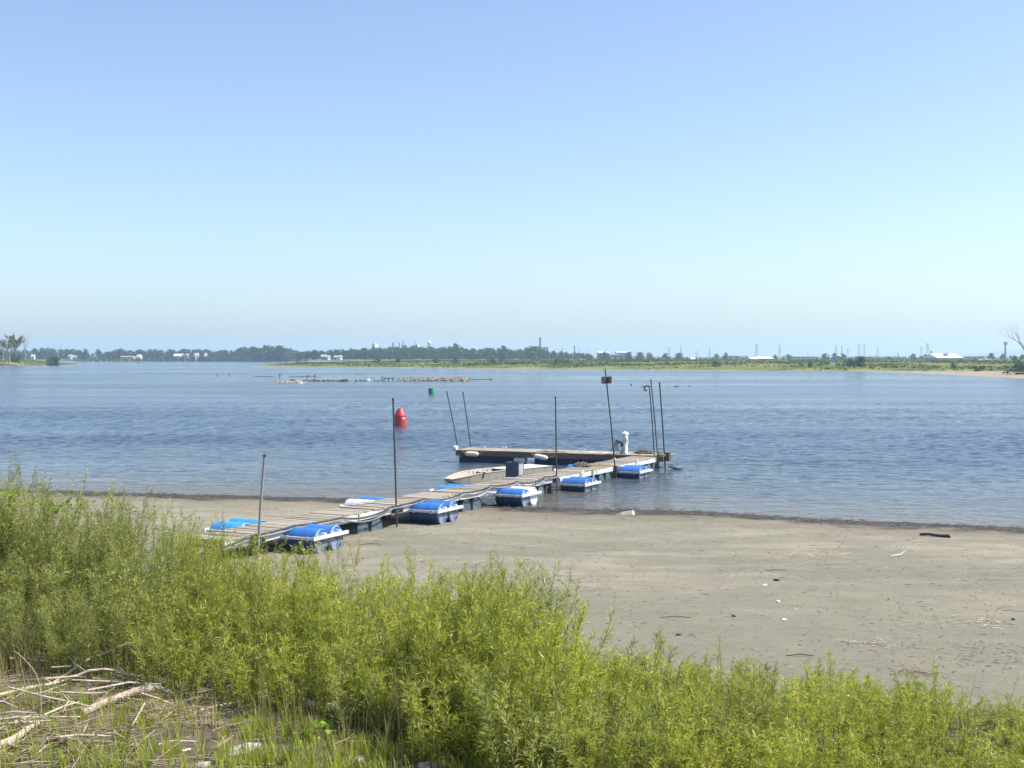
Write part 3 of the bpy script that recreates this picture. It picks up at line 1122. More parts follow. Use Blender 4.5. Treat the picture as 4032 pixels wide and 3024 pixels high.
def bare_tree(name, label, loc, height, seed, depth=4, spread=0.55, kids=3, m=None, lean=(0, 0, 1), trunk_h=0.34, rad=0.03, crown=0, up=0.25):
    random.seed(seed)
    t = thing(name, label, 'tree', loc, 0.0, 'bare and half-bare trees')
    mb = MB()
    d = Vector(lean).normalized()
    top = d * height * trunk_h
    mb.tube([(0, 0, -0.8), tuple(d * height * trunk_h * 0.5), tuple(top)], [height * rad * 1.25, height * rad, height * rad * 0.85], n=8, cap=False)
    mb.build('trunk', m or M_PALEBARK, t, smooth=True)
    mb = MB()
    for j in range(4):
        ang = j * 1.57 + random.uniform(-.5, .5)
        dd = Vector((math.cos(ang) * spread, math.sin(ang) * spread, 1.0)) + d * 0.4
        limbs(mb, top * random.uniform(0.8, 1.0), dd, height * 0.27 * random.uniform(0.85, 1.1), height * rad * 0.6, depth - 1, spread, 5, 0.1, kids, up)
    lim = mb.build('limb', m or M_PALEBARK, t, smooth=True)
    lim['kind'] = 'stuff'
    if crown:
        pts = np.array([v for v in mb.v])
        pts = pts[pts[:, 2] > height * 0.32]
        sel = pts[rng.integers(len(pts), size=crown)] + rng.normal(size=(crown, 3)) * height * 0.02
        Vc, Qc = leaf_cards(sel, rng.normal(size=(crown, 3)), np.full(crown, height * 0.018))
        link('crown', np_mesh('crown', Vc, Qc, tint=rng.random(crown)), M_SPARSE, t)
    return t


def spit_at(sx, sy):
    return settle(sx, sy, sz)


p = spit_at(100, 1421); p.z = sz(p.x, p.y)
bare_tree('dead_tree', 'tall pale leafless tree standing on the grassy spit', p, 17.0, 3, depth=5, spread=0.42, up=0.35, rad=0.02)
p = spit_at(38, 1430); p.z = sz(p.x, p.y)
bare_tree('half_bare_tree', 'thin grey-leaved tree with bare trunk beside the tall leafless tree', p, 14.5, 5, depth=4, spread=0.55, crown=1500, rad=0.022, m=M_PALEBARK)
p = spit_at(60, 1414); p.z = sz(p.x, p.y)
bare_tree('half_bare_tree', 'dark olive leafy tree with ragged top on the spit', p, 15.5, 9, depth=4, spread=0.5, crown=2400, rad=0.02, m=M_BARK)
p = spit_at(12, 1412); p.z = sz(p.x, p.y)
bare_tree('half_bare_tree', 'pale silvery half-bare tree at the edge of the spit', p, 12.5, 15, depth=4, spread=0.5, crown=800, rad=0.02)
p = spit_at(230, 1420); p.z = sz(p.x, p.y)
bare_tree('dead_tree', 'small white forked dead tree above the spit bushes', p, 12.0, 21, depth=4, spread=0.5, rad=0.02)
bt = PD(4052, 1425, 330)
bare_tree('bare_tree', 'big dark bare tree with ivy clumps at the edge of the far bank', (bt.x, 330, bz(bt.x, 330)), 15.5, 12, depth=5, spread=0.62, rad=0.028, m=M_BARK, lean=(-0.10, 0, 1), up=0.2)
q = PD(2745, 1413, 1130)
bare_tree('bare_tree', 'small bare tree beside the little white hut', (q.x, 1130, 2.8), 11, 31, depth=4, spread=0.5, rad=0.02)
random.seed(77)

# ------------------------------------------------------------------ far buildings, chimneys, pylons
M_BWHITE = mat('building_white', (0.80, 0.80, 0.79), (0.70, 0.70, 0.69), rough=0.6, scale=0.2)
M_HOUSEW = mat('cottage_white', (0.58, 0.58, 0.57), (0.46, 0.46, 0.46), rough=0.7, scale=0.2)
M_BGREY = mat('building_grey', (0.36, 0.38, 0.42), (0.28, 0.30, 0.34), rough=0.7, scale=0.2)
M_BLAV = mat('building_lavender', (0.44, 0.46, 0.52), (0.36, 0.38, 0.45), rough=0.7, scale=0.2)
M_BEIGE = mat('building_beige', (0.55, 0.48, 0.38), (0.45, 0.39, 0.30), rough=0.7, scale=0.2)
M_ROOFDARK = mat('roof_dark', (0.10, 0.10, 0.11), (0.15, 0.14, 0.14), rough=0.8, scale=0.4)
M_WINDARK = mat('window_dark', (0.03, 0.035, 0.045), (0.05, 0.055, 0.06), rough=0.2, scale=1)
M_PYLON = mat('galvanised_steel', (0.26, 0.27, 0.29), (0.20, 0.21, 0.23), rough=0.6, scale=1)
M_STACK = mat('chimney_concrete', (0.17, 0.165, 0.17), (0.11, 0.11, 0.115), rough=0.8, scale=0.3)
M_SIGNBLUE = mat('sign_blue', (0.16, 0.42, 0.62), (0.13, 0.36, 0.55), rough=0.5, scale=2)


def far_ground(x, y):
    if y > 1372: return fz(x, y)
    if y < 1150: return bz(x, y)
    return 2.8


def gable(label, xa, xb, ytop, dist, depth=None, wall=None, roof=None, rise=0.4, yaw=0.0, name='house', cat='house', win=2, base=None, group='buildings on the far shore', vent=False):
    a, b = PD(xa, ytop, dist), PD(xb, ytop, dist)
    cx = (a.x + b.x) / 2
    w = (b.x - a.x) / max(0.5, math.cos(yaw) + 0.0)
    g = far_ground(cx, dist) if base is None else base
    depth = depth or max(4.0, 0.7 * w)
    if yaw: w *= 0.72; depth *= 0.8
    H = a.z - g
    t = thing(name, label, cat, (cx, dist + depth / 2, g - 0.3), yaw, group)
    hw = H * (1 - rise) + 0.3
    MB().box((0, 0, hw / 2), (w, depth, hw)).build('wall', wall or M_HOUSEW, t)
    r = MB()
    o = 0.35
    X, Y0, Z0, Z1 = w / 2 + o, depth / 2 + o, hw, H + 0.3
    if rise > 0.02:
        r.add([(-X, -Y0, Z0), (X, -Y0, Z0), (X, 0, Z1), (-X, 0, Z1), (X, Y0, Z0), (-X, Y0, Z0),
               (-X, -Y0, Z0 - .2), (X, -Y0, Z0 - .2), (X, Y0, Z0 - .2), (-X, Y0, Z0 - .2)],
              [(0, 1, 2, 3), (3, 2, 4, 5), (0, 3, 5, 9, 6), (1, 7, 8, 4, 2), (6, 7, 1, 0), (5, 4, 8, 9), (6, 9, 8, 7)])
    else:
        r.box((0, 0, hw + 0.15), (w + 0.5, depth + 0.5, 0.3))
    rf = r.build('roof', roof or M_HOUSEW, t)
    if vent:
        MB().box((-0.02 * w, -depth * 0.22, Z1 - (Z1 - Z0) * 0.3), (w * 0.1, depth * 0.16, (Z1 - Z0) * 0.75)).build('roof_vent', M_BGREY, rf)
    for k in range(win):
        x = w * ((k + 0.5) / win - 0.5)
        MB().box((x, -depth / 2 - 0.02, hw * 0.5), (min(1.6, w / win * 0.4), 0.12, min(1.4, hw * 0.35))).build('window', M_WINDARK, t)
    return t


gable('tiny white cottage glimpsed between the spit trees', 122, 134, 1396, 1390, wall=M_BWHITE, win=1)
gable('bright white gabled cottage on the far shore beyond the spit', 266, 284, 1395, 1384, yaw=-0.5, rise=0.5, win=1)
gable('low grey annex beside the bright white gabled cottage', 284, 298, 1400, 1386, wall=M_BGREY, roof=M_BGREY, win=1)
gable('pale cottage with grey roof in the gap of the far trees', 364, 386, 1394, 1382, roof=M_BLAV, yaw=-0.4, win=2)
gable('long low beige shed on the far shore', 474, 524, 1402, 1378, wall=M_BEIGE, roof=M_BEIGE, rise=0.15, win=4)
gable('white house with dark roof line beside the beige shed', 535, 557, 1395, 1378, roof=M_BWHITE, yaw=-0.45, rise=0.5, win=2)
gable('long low white shed in the far wood', 684, 709, 1393, 1380, rise=0.35, roof=M_BWHITE, win=3)
gable('long low lavender shed next to the white one in the wood', 711, 739, 1391, 1384, wall=M_BLAV, roof=M_BLAV, rise=0.3, win=3)
gable('small white house half hidden by two trees', 764, 772, 1389, 1380, yaw=-0.4, win=1)
gable('narrow white house next to the half hidden one', 774, 780, 1388, 1382, yaw=-0.4, win=1)
gable('small square white house alone in the far wood', 803, 812, 1388, 1380, yaw=-0.4, win=1)
gable('grey roofed farmhouse behind the meadow tip', 1264, 1284, 1396, 1100, wall=M_BLAV, roof=M_BGREY, base=2.6, win=2)
gable('white gable end of the farmhouse behind the meadow tip', 1286, 1297, 1399, 1095, yaw=-0.7, base=2.6, win=1)
gable('grey cottage left of the small white barn', 1315, 1328, 1400, 1100, wall=M_BLAV, roof=M_BGREY, base=2.6, win=1).__setitem__('label', 'grey cottage next to the small white barn')
gable('small white barn at the foot of the wood', 1333, 1344, 1398, 1095, yaw=-0.7, base=2.6, win=1)
gable('domed roof shed behind the wide dark tree clump', 2357, 2400, 1384, 1300, depth=25, wall=M_BGREY, roof=M_BWHITE, rise=0.18, name='factory_shed', cat='building', win=0)
gable('long grey factory with white roof behind rounded trees', 2429, 2480, 1384, 1300, depth=30, wall=M_BLAV, roof=M_BWHITE, rise=0.12, name='factory_shed', cat='building', win=4)
gable('taller end block of the long grey factory', 2476, 2486, 1382, 1295, depth=12, wall=M_BGREY, roof=M_BWHITE, rise=0.05, name='factory_shed', cat='building', win=0)
gable('low pale wing before the long grey factory', 2410, 2432, 1393, 1290, depth=12, wall=M_BLAV, roof=M_BLAV, rise=0.1, name='factory_shed', cat='building', win=2)
gable('little white hut beside the small bare tree', 2721, 2737, 1406, 1100, depth=6, rise=0.6, name='hut', win=1)
gable('long flat lavender shed beyond the meadow', 2866, 2935, 1399, 1160, depth=30, wall=M_BLAV, roof=M_BLAV, rise=0.08, name='factory_shed', cat='building', win=3)
gable('small white block at the end of the lavender shed', 2915, 2931, 1403, 1120, depth=10, rise=0.05, name='factory_shed', cat='building', win=1)
gable('very long low shed with bright white roof', 2985, 3046, 1404, 1120, depth=26, wall=M_ROOFDARK, roof=M_BWHITE, rise=0.5, name='factory_shed', cat='building', win=0)
gable('short low shed with white roof beside the very long one', 2957, 2983, 1407, 1110, depth=16, wall=M_BGREY, roof=M_BWHITE, rise=0.5, name='factory_shed', cat='building', win=0)
gable('long grey shed between the solitary pylon and dark trees', 3135, 3212, 1403, 1160, depth=30, wall=M_BLAV, roof=M_BLAV, rise=0.06, name='factory_shed', cat='building', win=4)
gable('white end block of the long grey shed', 3208, 3224, 1403, 1120, depth=12, rise=0.04, name='factory_shed', cat='building', win=1)
gable('long low shed with dark roof under the solitary chimney', 3440, 3560, 1404, 1160, depth=26, wall=M_BGREY, roof=M_ROOFDARK, rise=0.3, name='factory_shed', cat='building', win=3)
gable('small white kiosk on the meadow before the dark trees', 3642, 3652, 1407, 1000, depth=6, rise=0.5, name='hut', win=1)
gable('large warehouse with huge bright white roof and grey vent', 3692, 3793, 1393, 950, depth=34, wall=M_BGREY, roof=M_BWHITE, rise=0.62, name='warehouse', cat='building', win=0, vent=True)
gable('plain lavender warehouse beside the white one', 3800, 3875, 1402, 960, depth=30, wall=M_BLAV, roof=M_BLAV, rise=0.05, name='warehouse', cat='building', win=3)

# factory towers over the wood
def tower(label, xa, xb, ytop, dist, m, m2=None, name='factory_tower'):
    a, b = PD(xa, ytop, dist), PD(xb, ytop, dist)
    w = (b.x - a.x) * 0.75
    t = thing(name, label, 'building', ((a.x + b.x) / 2, dist, 3.0), -0.55, 'factory towers behind the wood')
    H = a.z - 3.0
    MB().box((0, 0, H / 2), (w, w, H)).build('wall', m, t)
    MB().box((0, 0, H + 0.15), (w * 1.03, w * 1.03, 0.3)).build('roof', m2 or m, t)
    MB().box((0, 0, H + 0.9), (w * 0.35, w * 0.3, 1.2)).build('lift_housing', m, t)
    return t


def chimney(label, sx, ytop, dist, width_px, m=M_STACK, name='chimney'):
    a = PD(sx, ytop, dist)
    r = width_px * K / 2 / FPX * dist
    t = thing(name, label, 'chimney', (a.x, dist, 3.0), 0, 'factory chimneys and silos')
    H = a.z - 3.0
    MB().lathe([(r * 1.15, 0), (r * 1.05, H * 0.5), (r, H)], n=12).build('shaft', m, t, smooth=True)
    MB().lathe([(r * 1.12, H - 0.8), (r * 1.12, H + 0.1), (r * 0.8, H + 0.12)], n=12).build('rim', m, t)
    MB().bar((r * 1.1, 0, 1), (r * 1.1, 0, H), 0.12).build('ladder', M_PYLON, t)
    return t


tower('white and grey block tower above the wood', 1464, 1486, 1355, 1420, M_BWHITE)
tower('white stepped tower beside the thin grey chimney', 1636, 1651, 1357, 1420, M_BWHITE)
chimney('dark silo, first of the close twin chimneys', 1545, 1349, 1420, 3.5)
chimney('pale silo, second of the close twin chimneys', 1550.5, 1349, 1430, 3.8, M_BLAV)
chimney('short single dark chimney above the wood', 1572, 1349, 1420, 3.2)
chimney('tallest dark chimney above the wood', 1587, 1342, 1420, 3.4)
chimney('stubby dark vent stack next to the tallest chimney', 1595, 1358, 1420, 4.0)
chimney('thin grey chimney beside the white stepped tower', 1633, 1342, 1420, 2.6, M_BGREY)
chimney('slim solitary dark chimney past the grey elevator', 2262, 1361, 1500, 4.0)
chimney('tiny dark chimney on the dark roofed shed', 3536, 1390, 1170, 3.0)
chimney('dark squat chimney behind the trees before the warehouse', 3666, 1382, 1200, 5.0)

a = PD(1690, 1342, 1420)
t = thing('water_tower', 'white water tower with ball tank above the wood', 'water tower', (a.x, 1420, 3.0))
H = a.z - 3.0
MB().lathe([(0.3, H - 4.6), (1.5, H - 4.3), (2.15, H - 3.2), (2.3, H - 2.2), (2.15, H - 1.2), (1.3, H - 0.3), (0.2, H)], n=16).build('tank', M_BWHITE, t, smooth=True)
for k in range(4):
    a_ = k * math.pi / 2 + 0.6
    MB().bar((2.0 * math.cos(a_), 2.0 * math.sin(a_), 0), (1.5 * math.cos(a_), 1.5 * math.sin(a_), H - 3.9), 0.35).build('leg', M_BLAV, t)
MB().tube([(0, 0, 0), (0, 0, H - 4.4)], 0.3, n=8).build('riser_pipe', M_BLAV, t)

t_x = PD(2131, 1363, 1430)
t = thing('grain_elevator', 'grey grain elevator with slim dark leg tower', 'building', (t_x.x, 1430, 3.0), 0, 'factory towers behind the wood')
H = t_x.z - 3.0
MB().box((-3.6, 0, H / 2), (6.4, 9, H)).build('wall', M_BGREY, t)
for k in range(3):
    MB().lathe([(1.55, 0), (1.55, H - 0.6), (0.3, H + 0.3)], n=12, at=(1.2 + 3.15 * k, 0, 0)).build('silo', M_BLAV, t, smooth=True)
MB().box((-1.4, -4.9, H * 0.5 + 4.2), (1.7, 1.7, H + 8.4)).build('leg_tower', M_STACK, t)
MB().box((-1.4, -4.9, H + 9.0), (2.3, 2.3, 1.6)).build('head_house', M_STACK, t)


def pylon_mesh(H, w, arms):
    leg = MB()
    def half(z): return w * (1 - z / H) * 0.5 + 0.35
    lv = [0, H * .18, H * .36, H * .52, H * .66, H * .8, H * .93]
    for sx in (-1, 1):
        for sy in (-1, 1):
            for z0, z1 in zip(lv[:-1], lv[1:]):
                leg.bar((sx * half(z0), sy * half(z0), z0), (sx * half(z1), sy * half(z1), z1), 0.34)
    leg.bar((0, 0, H * .92), (0, 0, H), 0.4)
    br = MB()
    for i, (z0, z1) in enumerate(zip(lv[:-1], lv[1:])):
        for sy in (-1, 1):
            br.bar((-half(z0), sy * half(z0), z0), (half(z1), sy * half(z1), z1), 0.22)
            br.bar((half(z0), sy * half(z0), z0), (-half(z1), sy * half(z1), z1), 0.22)
            br.bar((-half(z1), sy * half(z1), z1), (half(z1), sy * half(z1), z1), 0.22)
    ar = []
    for z, L in arms:
        c = MB()
        for s in (-1, 1):
            c.bar((s * half(z * H), 0, z * H), (s * L, 0, z * H), 0.3)
            c.bar((s * half(z * H), 0, z * H + H * .045), (s * L, 0, z * H), 0.24)
            c.bar((s * L, 0, z * H), (s * L, 0, z * H - H * .05), 0.16)
        ar.append(c.mesh('cross_arm'))
    return leg.mesh('leg_frame'), br.mesh('bracing'), ar


PY_A = pylon_mesh(40, 7.5, [(0.62, 5.0), (0.76, 6.5), (0.88, 4.2)])
PY_B = pylon_mesh(40, 5.5, [(0.86, 3.2)])
PY_C = pylon_mesh(40, 8.0, [(0.7, 7.0), (0.82, 7.0)])
for me_ in [*PY_A[:2], *PY_A[2], *PY_B[:2], *PY_B[2], *PY_C[:2], *PY_C[2]]:
    me_.materials.append(M_PYLON)
for sx, sy, kind, lab in [
    (2215, 1367, PY_C, 'faint pylon nearest the grey elevator'),
    (2281, 1366, PY_C, 'faint broad pylon beside the slim solitary chimney'),
    (2312, 1374, PY_B, 'small faint pylon past the slim solitary chimney'),
    (2635, 1364, PY_A, 'armed pylon above the spreading far tree'),
    (2681, 1357, PY_B, 'stout pylon without wide arms above the wide far tree'),
    (2794, 1361, PY_B, 'slender pylon between bare tree and lavender shed'),
    (2979, 1349, PY_A, 'armed pylon over the white roofed sheds'),
    (3070, 1353, PY_B, 'solitary slender pylon by the low spreading tree'),
    (3182, 1384, PY_B, 'tiny distant pylon behind the long grey shed'),
    (3292, 1357, PY_A, 'armed pylon over the first tree behind the blue sign'),
    (3315, 1358, PY_B, 'slender pylon over the last tree behind the blue sign'),
    (3338, 1369, PY_A, 'smaller armed pylon just after the dark tree block'),
    (3382, 1349, PY_A, 'taller of the twin armed pylons'),
    (3403, 1354, PY_A, 'shorter of the twin armed pylons'),
    (3456, 1360, PY_B, 'slender pylon past the twin armed pylons'),
    (3627, 1360, PY_A, 'lower armed pylon beside the white warehouse'),
    (3653, 1348, PY_A, 'higher armed pylon beside the white warehouse'),
    (386, 1369, PY_C, 'ghostly pylon above the gap in the far tree line'),
    (672, 1373, PY_C, 'ghostly pylon above the far wood sheds'),
    (922, 1376, PY_C, 'ghostly pylon before the tall dark wood'),
    (1173, 1374, PY_C, 'ghostly pylon behind the meadow tip'),
]:
    if (sy > 1372 and sx > 2300) or sx < 1200 or sx < 2300: dist = 2600
    else: dist = 2000
    a = PD(sx, sy, dist)
    g = fz(a.x, dist)
    s = (a.z - g) / 40.0
    t = thing('pylon', lab, 'pylon', (a.x, dist, g), random.uniform(-.35, .35), 'power line pylons')
    t.scale = (s, s, s)
    link('leg_frame', kind[0], None, t)
    link('bracing', kind[1], None, t)
    for c in kind[2]:
        link('cross_arm', c, None, t)

a = PD(3959, 1346, 900)
t = thing('cell_mast', 'slim grey antenna mast beside the round tree', 'mast', (a.x, 900, bz(a.x, 900)))
H = a.z - bz(a.x, 900)
MB().tube([(0, 0, -0.5), (0, 0, H)], [0.75, 0.5], n=10).build('pole', M_PYLON, t, smooth=True)
for k in range(3):
    MB().box((0.9 * math.cos(k * 2.1), 0.9 * math.sin(k * 2.1), H - 1.2), (0.5, 0.3, 2.2)).build('antenna', M_PYLON, t)
MB().bar((-0.9, 0, H - 0.4), (1.9, 0, H - 0.4), 0.25).build('bracket', M_PYLON, t)

a = PD(3279, 1414, 470)
t = thing('bank_sign', 'small blue and white sign standing on the far meadow', 'sign', (a.x, 470, bz(a.x, 470)))
H = a.z - bz(a.x, 470)
MB().box((0, 0, H - 0.6), (1.9, 0.08, 1.2)).build('panel', M_SIGNBLUE, t)
MB().box((0, 0, H - 1.75), (1.7, 0.08, 0.9)).build('lower_panel', M_BWHITE, t)
for s in (-1, 1):
    MB().tube([(s * 0.6, 0.1, -0.4), (s * 0.6, 0.1, H - 0.2)], 0.06, n=6).build('post', M_PYLON, t)

def car(label, sx, sy, dist):
    p = PD(sx, sy, dist)
    g = bz(p.x, dist)
    t = thing('parked_car', label, 'car', (p.x, dist, g), 0.2, 'vehicles beyond the meadow')
    b = MB()
    prof = [(-2.2, .35), (-2.2, .8), (-1.5, .95), (-0.9, 1.5), (0.9, 1.5), (1.5, 1.0), (2.2, .85), (2.2, .35)]
    v = [(x, y, z) for y in (-.85, .85) for x, z in prof]
    n = len(prof)
    b.add(v, [tuple(range(n)), tuple(reversed(range(n, 2 * n)))] + [((i + 1) % n, i, i + n, (i + 1) % n + n) for i in range(n)])
    b.build('body', M_BWHITE, t)
    MB().box((0, 0, 1.22), (1.9, 1.74, 0.36)).build('window', M_WINDARK, t)
    for sx_ in (-1.35, 1.35):
        for sy_ in (-0.8, 0.8):
            MB().lathe([(0.33, -0.1), (0.33, 0.1)], n=12, axis='Y', at=(sx_, sy_, 0.33)).build('wheel', M_RUBBER, t)


car('white car parked beyond the meadow by the lavender warehouse', 3891, 1417, 800)
car('second white vehicle at the lavender warehouse wall', 3868, 1417, 840)

# ------------------------------------------------------------------ rubble islets and things afloat
def rock_mesh(seed, s=1.0):
    r = np.random.default_rng(seed)
    mb = MB()
    prof = []
    n = 7
    v = []
    for i, (zz, rr) in enumerate([(-0.3, 0.8), (0.1, 1.0), (0.5, 0.75), (0.72, 0.3)]):
        for k in range(n):
            a = 2 * math.pi * k / n
            q = rr * (0.75 + 0.5 * r.random())
            v.append((q * math.cos(a) * s, q * math.sin(a) * s * 0.8, (zz + 0.15 * r.normal()) * s))
    f = []
    for i in range(3):
        for k in range(n):
            f.append((i * n + k, i * n + (k + 1) % n, (i + 1) * n + (k + 1) % n, (i + 1) * n + k))
    f.append(tuple(range(3 * n, 4 * n)))
    mb.add(v, f)
    return mb


ROCKS = [rock_mesh(s) for s in range(6)]


def rubble(name, label, spots, m):
    V, F = [], []
    mb = MB()
    for (x, y, z, s) in spots:
        src = random.choice(ROCKS)
        a = random.uniform(0, 6.28); c, s_ = math.cos(a), math.sin(a)
        q = s * random.uniform(0.6, 1.1)
        mb.add([((p[0] * c - p[1] * s_) * s + x, (p[0] * s_ + p[1] * c) * s + y, p[2] * q + z) for p in src.v], src.f)
    o = mb.build(name, m)
    return tag(o, label, None, None, 'stuff')


def ridge_spots(xa, ya, xb, yb, n, width, hgt, smin, smax):
    a, b = P(xa, ya), P(xb, yb)
    out = []
    for k in range(n):
        t = random.random()
        q = random.gauss(0, 0.33)
        env = max(0, 1 - q * q * 1.6) * min(1, t * 9, (1 - t) * 9) ** 0.5
        p = a.lerp(b, t)
        s = random.uniform(smin, smax)
        out.append((p.x, p.y + q * width * 2, env * hgt * random.uniform(0.5, 1.0) - 0.15, s))
    return out


rubble('rubble', 'long pale heap of broken rock rising from the river', ridge_spots(1560, 1499, 1855, 1499, 900, 3.0, 0.6, 0.12, 0.42), M_ROCK)
rubble('rubble', 'small tan rock heap at the end of the rock line', ridge_spots(1085, 1508, 1195, 1506, 320, 2.8, 0.35, 0.10, 0.32), M_ROCK)
rubble('wet_rubble', 'line of dark half-sunk stones joining the two rock heaps', [s for a_, b_, n in ((1180, 1290, 26), (1300, 1372, 22), (1395, 1440, 8), (1465, 1515, 14)) for s in ridge_spots(a_, 1501, b_, 1501, n, 0.8, 0.25, 0.18, 0.4)], M_ROCKDARK)
GR = 'stones and wood around the rock heaps'
for lab, sx, sy, s, m in [
    ('dark boulder in the middle of the stone line', 1289, 1501, 0.55, M_ROCKDARK),
    ('dark pointed boulder at the end of the stone line', 1362, 1501, 0.75, M_ROCKDARK),
    ('flat white slab on the stone line', 1449, 1500, 0.5, M_BWHITE),
    ('pale boulder on the small rock heap', 1170, 1503, 0.4, M_ROCK),
    ('white stone at the end of the small rock heap', 1186, 1512, 0.32, M_BWHITE),
    ('dark boulder at the far end of the long rock heap', 1845, 1498, 0.9, M_ROCKDARK),
    ('dark stone on the small rock heap', 1155, 1499, 0.5, M_ROCKDARK),
    ('dark slab behind the small rock heap', 1240, 1501, 0.65, M_ROCKDARK),
]:
    p = P(sx, sy)
    o = link('boulder', random.choice(ROCKS).mesh('boulder'), m, None, (p.x, p.y, 0.1), (0, 0, random.uniform(0, 6)))
    o.scale = (s * 1.3, s, s * 0.6)
    tag(o, lab, 'rock', GR)
# old dark crib at the start of the long heap
p = P(1532, 1499)
t = thing('timber_crib', 'old dark timber crib at the start of the long rock heap', 'wreck', (p.x, p.y, 0), 0.1, GR)
MB().box((0, 0, 0.5), (2.0, 0.6, 0.12)).build('deck_beam', M_ROCKDARK, t)
for x in (-0.8, -0.1, 0.7):
    MB().box((x, 0, 0.2), (0.16, 0.2, 0.7)).build('post', M_ROCKDARK, t)
def float_log(name, label, sx, sy, L, r, rz=0.1, m=None, cat='driftwood'):
    p = P(sx, sy)
    b = MB()
    b.tube([(-L / 2, 0, 0.02), (-L / 6, 0.1, r * .6), (L / 6, -0.05, r * .5), (L / 2, 0.1, 0.0)], [r * .6, r, r * .9, r * .4], n=7)
    b.tube([(L * .1, 0, r), (L * .18, 0.1, r * 3.2)], [r * .4, r * .15], n=5)
    o = b.build(name, m or M_ROCKDARK, None, (p.x, p.y, 0.02), (0, 0, rz), smooth=True)
    return tag(o, label, cat, GR)


float_log('floating_log', 'thin dark log trailing off the long rock heap', 1890, 1495, 4, 0.06, 0.02)
float_log('floating_log', 'dark end log beyond the long rock heap', 1932, 1496, 0.8, 0.12, 0.05)
float_log('floating_log', 'thin half-sunk branch before the open reach', 1040, 1483, 5.4, 0.06, 0.0)
float_log('floating_log', 'long half-sunk branch behind the small rock heap', 1197, 1484, 7.3, 0.07, 0.0)
float_log('floating_log', 'pale sunken bar in the channel behind the rock heap', 1412, 1474, 2.8, 0.1, 0.0, M_ROCK)
float_log('floating_log', 'small dark floating wood before the tall sign pole', 2486, 1516, 0.4, 0.09, 0.2)
float_log('floating_log', 'thin floating branch beside the twin poles', 2536, 1523, 0.9, 0.06, 0.0)
float_log('floating_log', 'dark floating branch in open water past the twin poles', 2665, 1522, 1.0, 0.07, 0.05)
float_log('floating_log', 'last small floating wood past the twin poles', 2714, 1521, 0.4, 0.06, 0.05)
float_log('floating_log', 'small dark hull-like wood in the far channel', 548, 1430, 3.8, 0.4, 0.0)


def stake(label, sx, sy, top, r=0.12):
    p = P(sx, sy)
    h = PD(sx, top, p.y).z
    b = MB()
    b.tube([(0, 0, -0.6), (0.05, 0, h * .6), (0.12, 0, h)], [r, r * .9, r * .7], n=6)
    b.tube([(0.03, 0, h * .55), (0.5, 0, h * .85)], [r * .5, r * .25], n=5)
    tag(b.build('stake', M_ROCKDARK, None, (p.x, p.y, 0), smooth=True), label, 'stake', 'stakes and snags in the river')


stake('forked snag sticking up behind the small rock heap', 1100, 1484, 1471)
stake('thin stake in the middle of the long sunken branch', 1209, 1486, 1477)
stake('thin stake at the end of the long sunken branch', 1237, 1486, 1476)
stake('stake with a knob beside the dark timber crib', 1504, 1496, 1483)
stake('first of two short stakes out in the river', 854, 1480, 1473, 0.12)
stake('second of two short stakes out in the river', 900, 1480, 1474, 0.12)

# red conical buoy
p = P(1576, 1676)
t = thing('red_buoy', 'red conical channel buoy floating beyond the boat', 'buoy', (p.x, p.y, 0), 0.3)
MB().lathe([(0.36, -0.35), (0.40, -0.1), (0.41, 0.1), (0.405, 0.62), (0.395, 0.68), (0.33, 0.80), (0.22, 1.02), (0.165, 1.12), (0.13, 1.14)], n=28).build('body', M_RED, t, smooth=True)
MB().lathe([(0.414, 0.60), (0.418, 0.63), (0.414, 0.66)], n=28).build('shoulder_band', M_RED, t, smooth=True)
MB().lathe([(0.10, 1.14), (0.11, 1.16), (0.05, 1.18)], n=16).build('top_cap', M_RED, t, smooth=True)
pl = MB()
for a0, ww in ((-1.36, .06), (-1.20, .05), (-1.05, .065)):
    pl.box((0.412 * math.cos(a0), 0.412 * math.sin(a0), 0.50), (0.012, ww * 1.3, 0.10), Matrix.Rotation(a0, 3, 'Z'))
o = pl.build('lettering', M_WHITE, t); o['kind'] = 'stuff'
# green can buoy
p = P(1700, 1551)
t = thing('green_buoy', 'green flat-topped can buoy floating near the rock heap', 'buoy', (p.x, p.y, 0), 0.4)
t.rotation_euler = (0.04, -0.08, 0.3)
MB().lathe([(0.40, -0.4), (0.40, 0.70), (0.37, 0.74), (0.05, 0.75)], n=24).build('body', M_GREEN, t, smooth=True)
MB().lathe([(0.41, 0.60), (0.415, 0.66), (0.41, 0.72)], n=24).build('rim', M_GREEN, t, smooth=True)
MB().lathe([(0.41, 0.0), (0.415, 0.03), (0.41, 0.06)], n=24).build('hoop', M_GREEN, t, smooth=True)

# ------------------------------------------------------------------ the floating dock
DO = Vector((-1.95, 32.9, 0))
DT = Vector((0.4456, 0.8952, 0)).normalized()
DANG = math.atan2(DT.y, DT.x)
DL = Vector((-DT.y, DT.x, 0))                # towards the other side of the dock


def D2W(t, y, z=0.0):
    return DO + DT * t + DL * y + Vector((0, 0, z))


DECK_T = [-7.6, -2.4, 2.8, 7.9, 13.0, 20.6]
DECK_Z = [0.60, 0.63, 0.61, 0.54, 0.49, 0.47]


def deck_z(t):
    return float(np.interp(t, DECK_T, DECK_Z))


def barrel_mesh(L=0.90, r=0.285):
    prof = [(r * .90, 0.02), (r * .93, 0.0), (r * .99, 0.012), (r, 0.04), (r, L * .30), (r * 1.014, L * .325), (r * 1.014, L * .345), (r, L * .37),
            (r, L * .63), (r * 1.014, L * .655), (r * 1.014, L * .675), (r, L * .70), (r, L - .04), (r * .99, L - .012), (r * .93, L), (r * .90, L - .02)]
    return MB().lathe(prof, n=26, axis='Y').mesh('barrel', True)


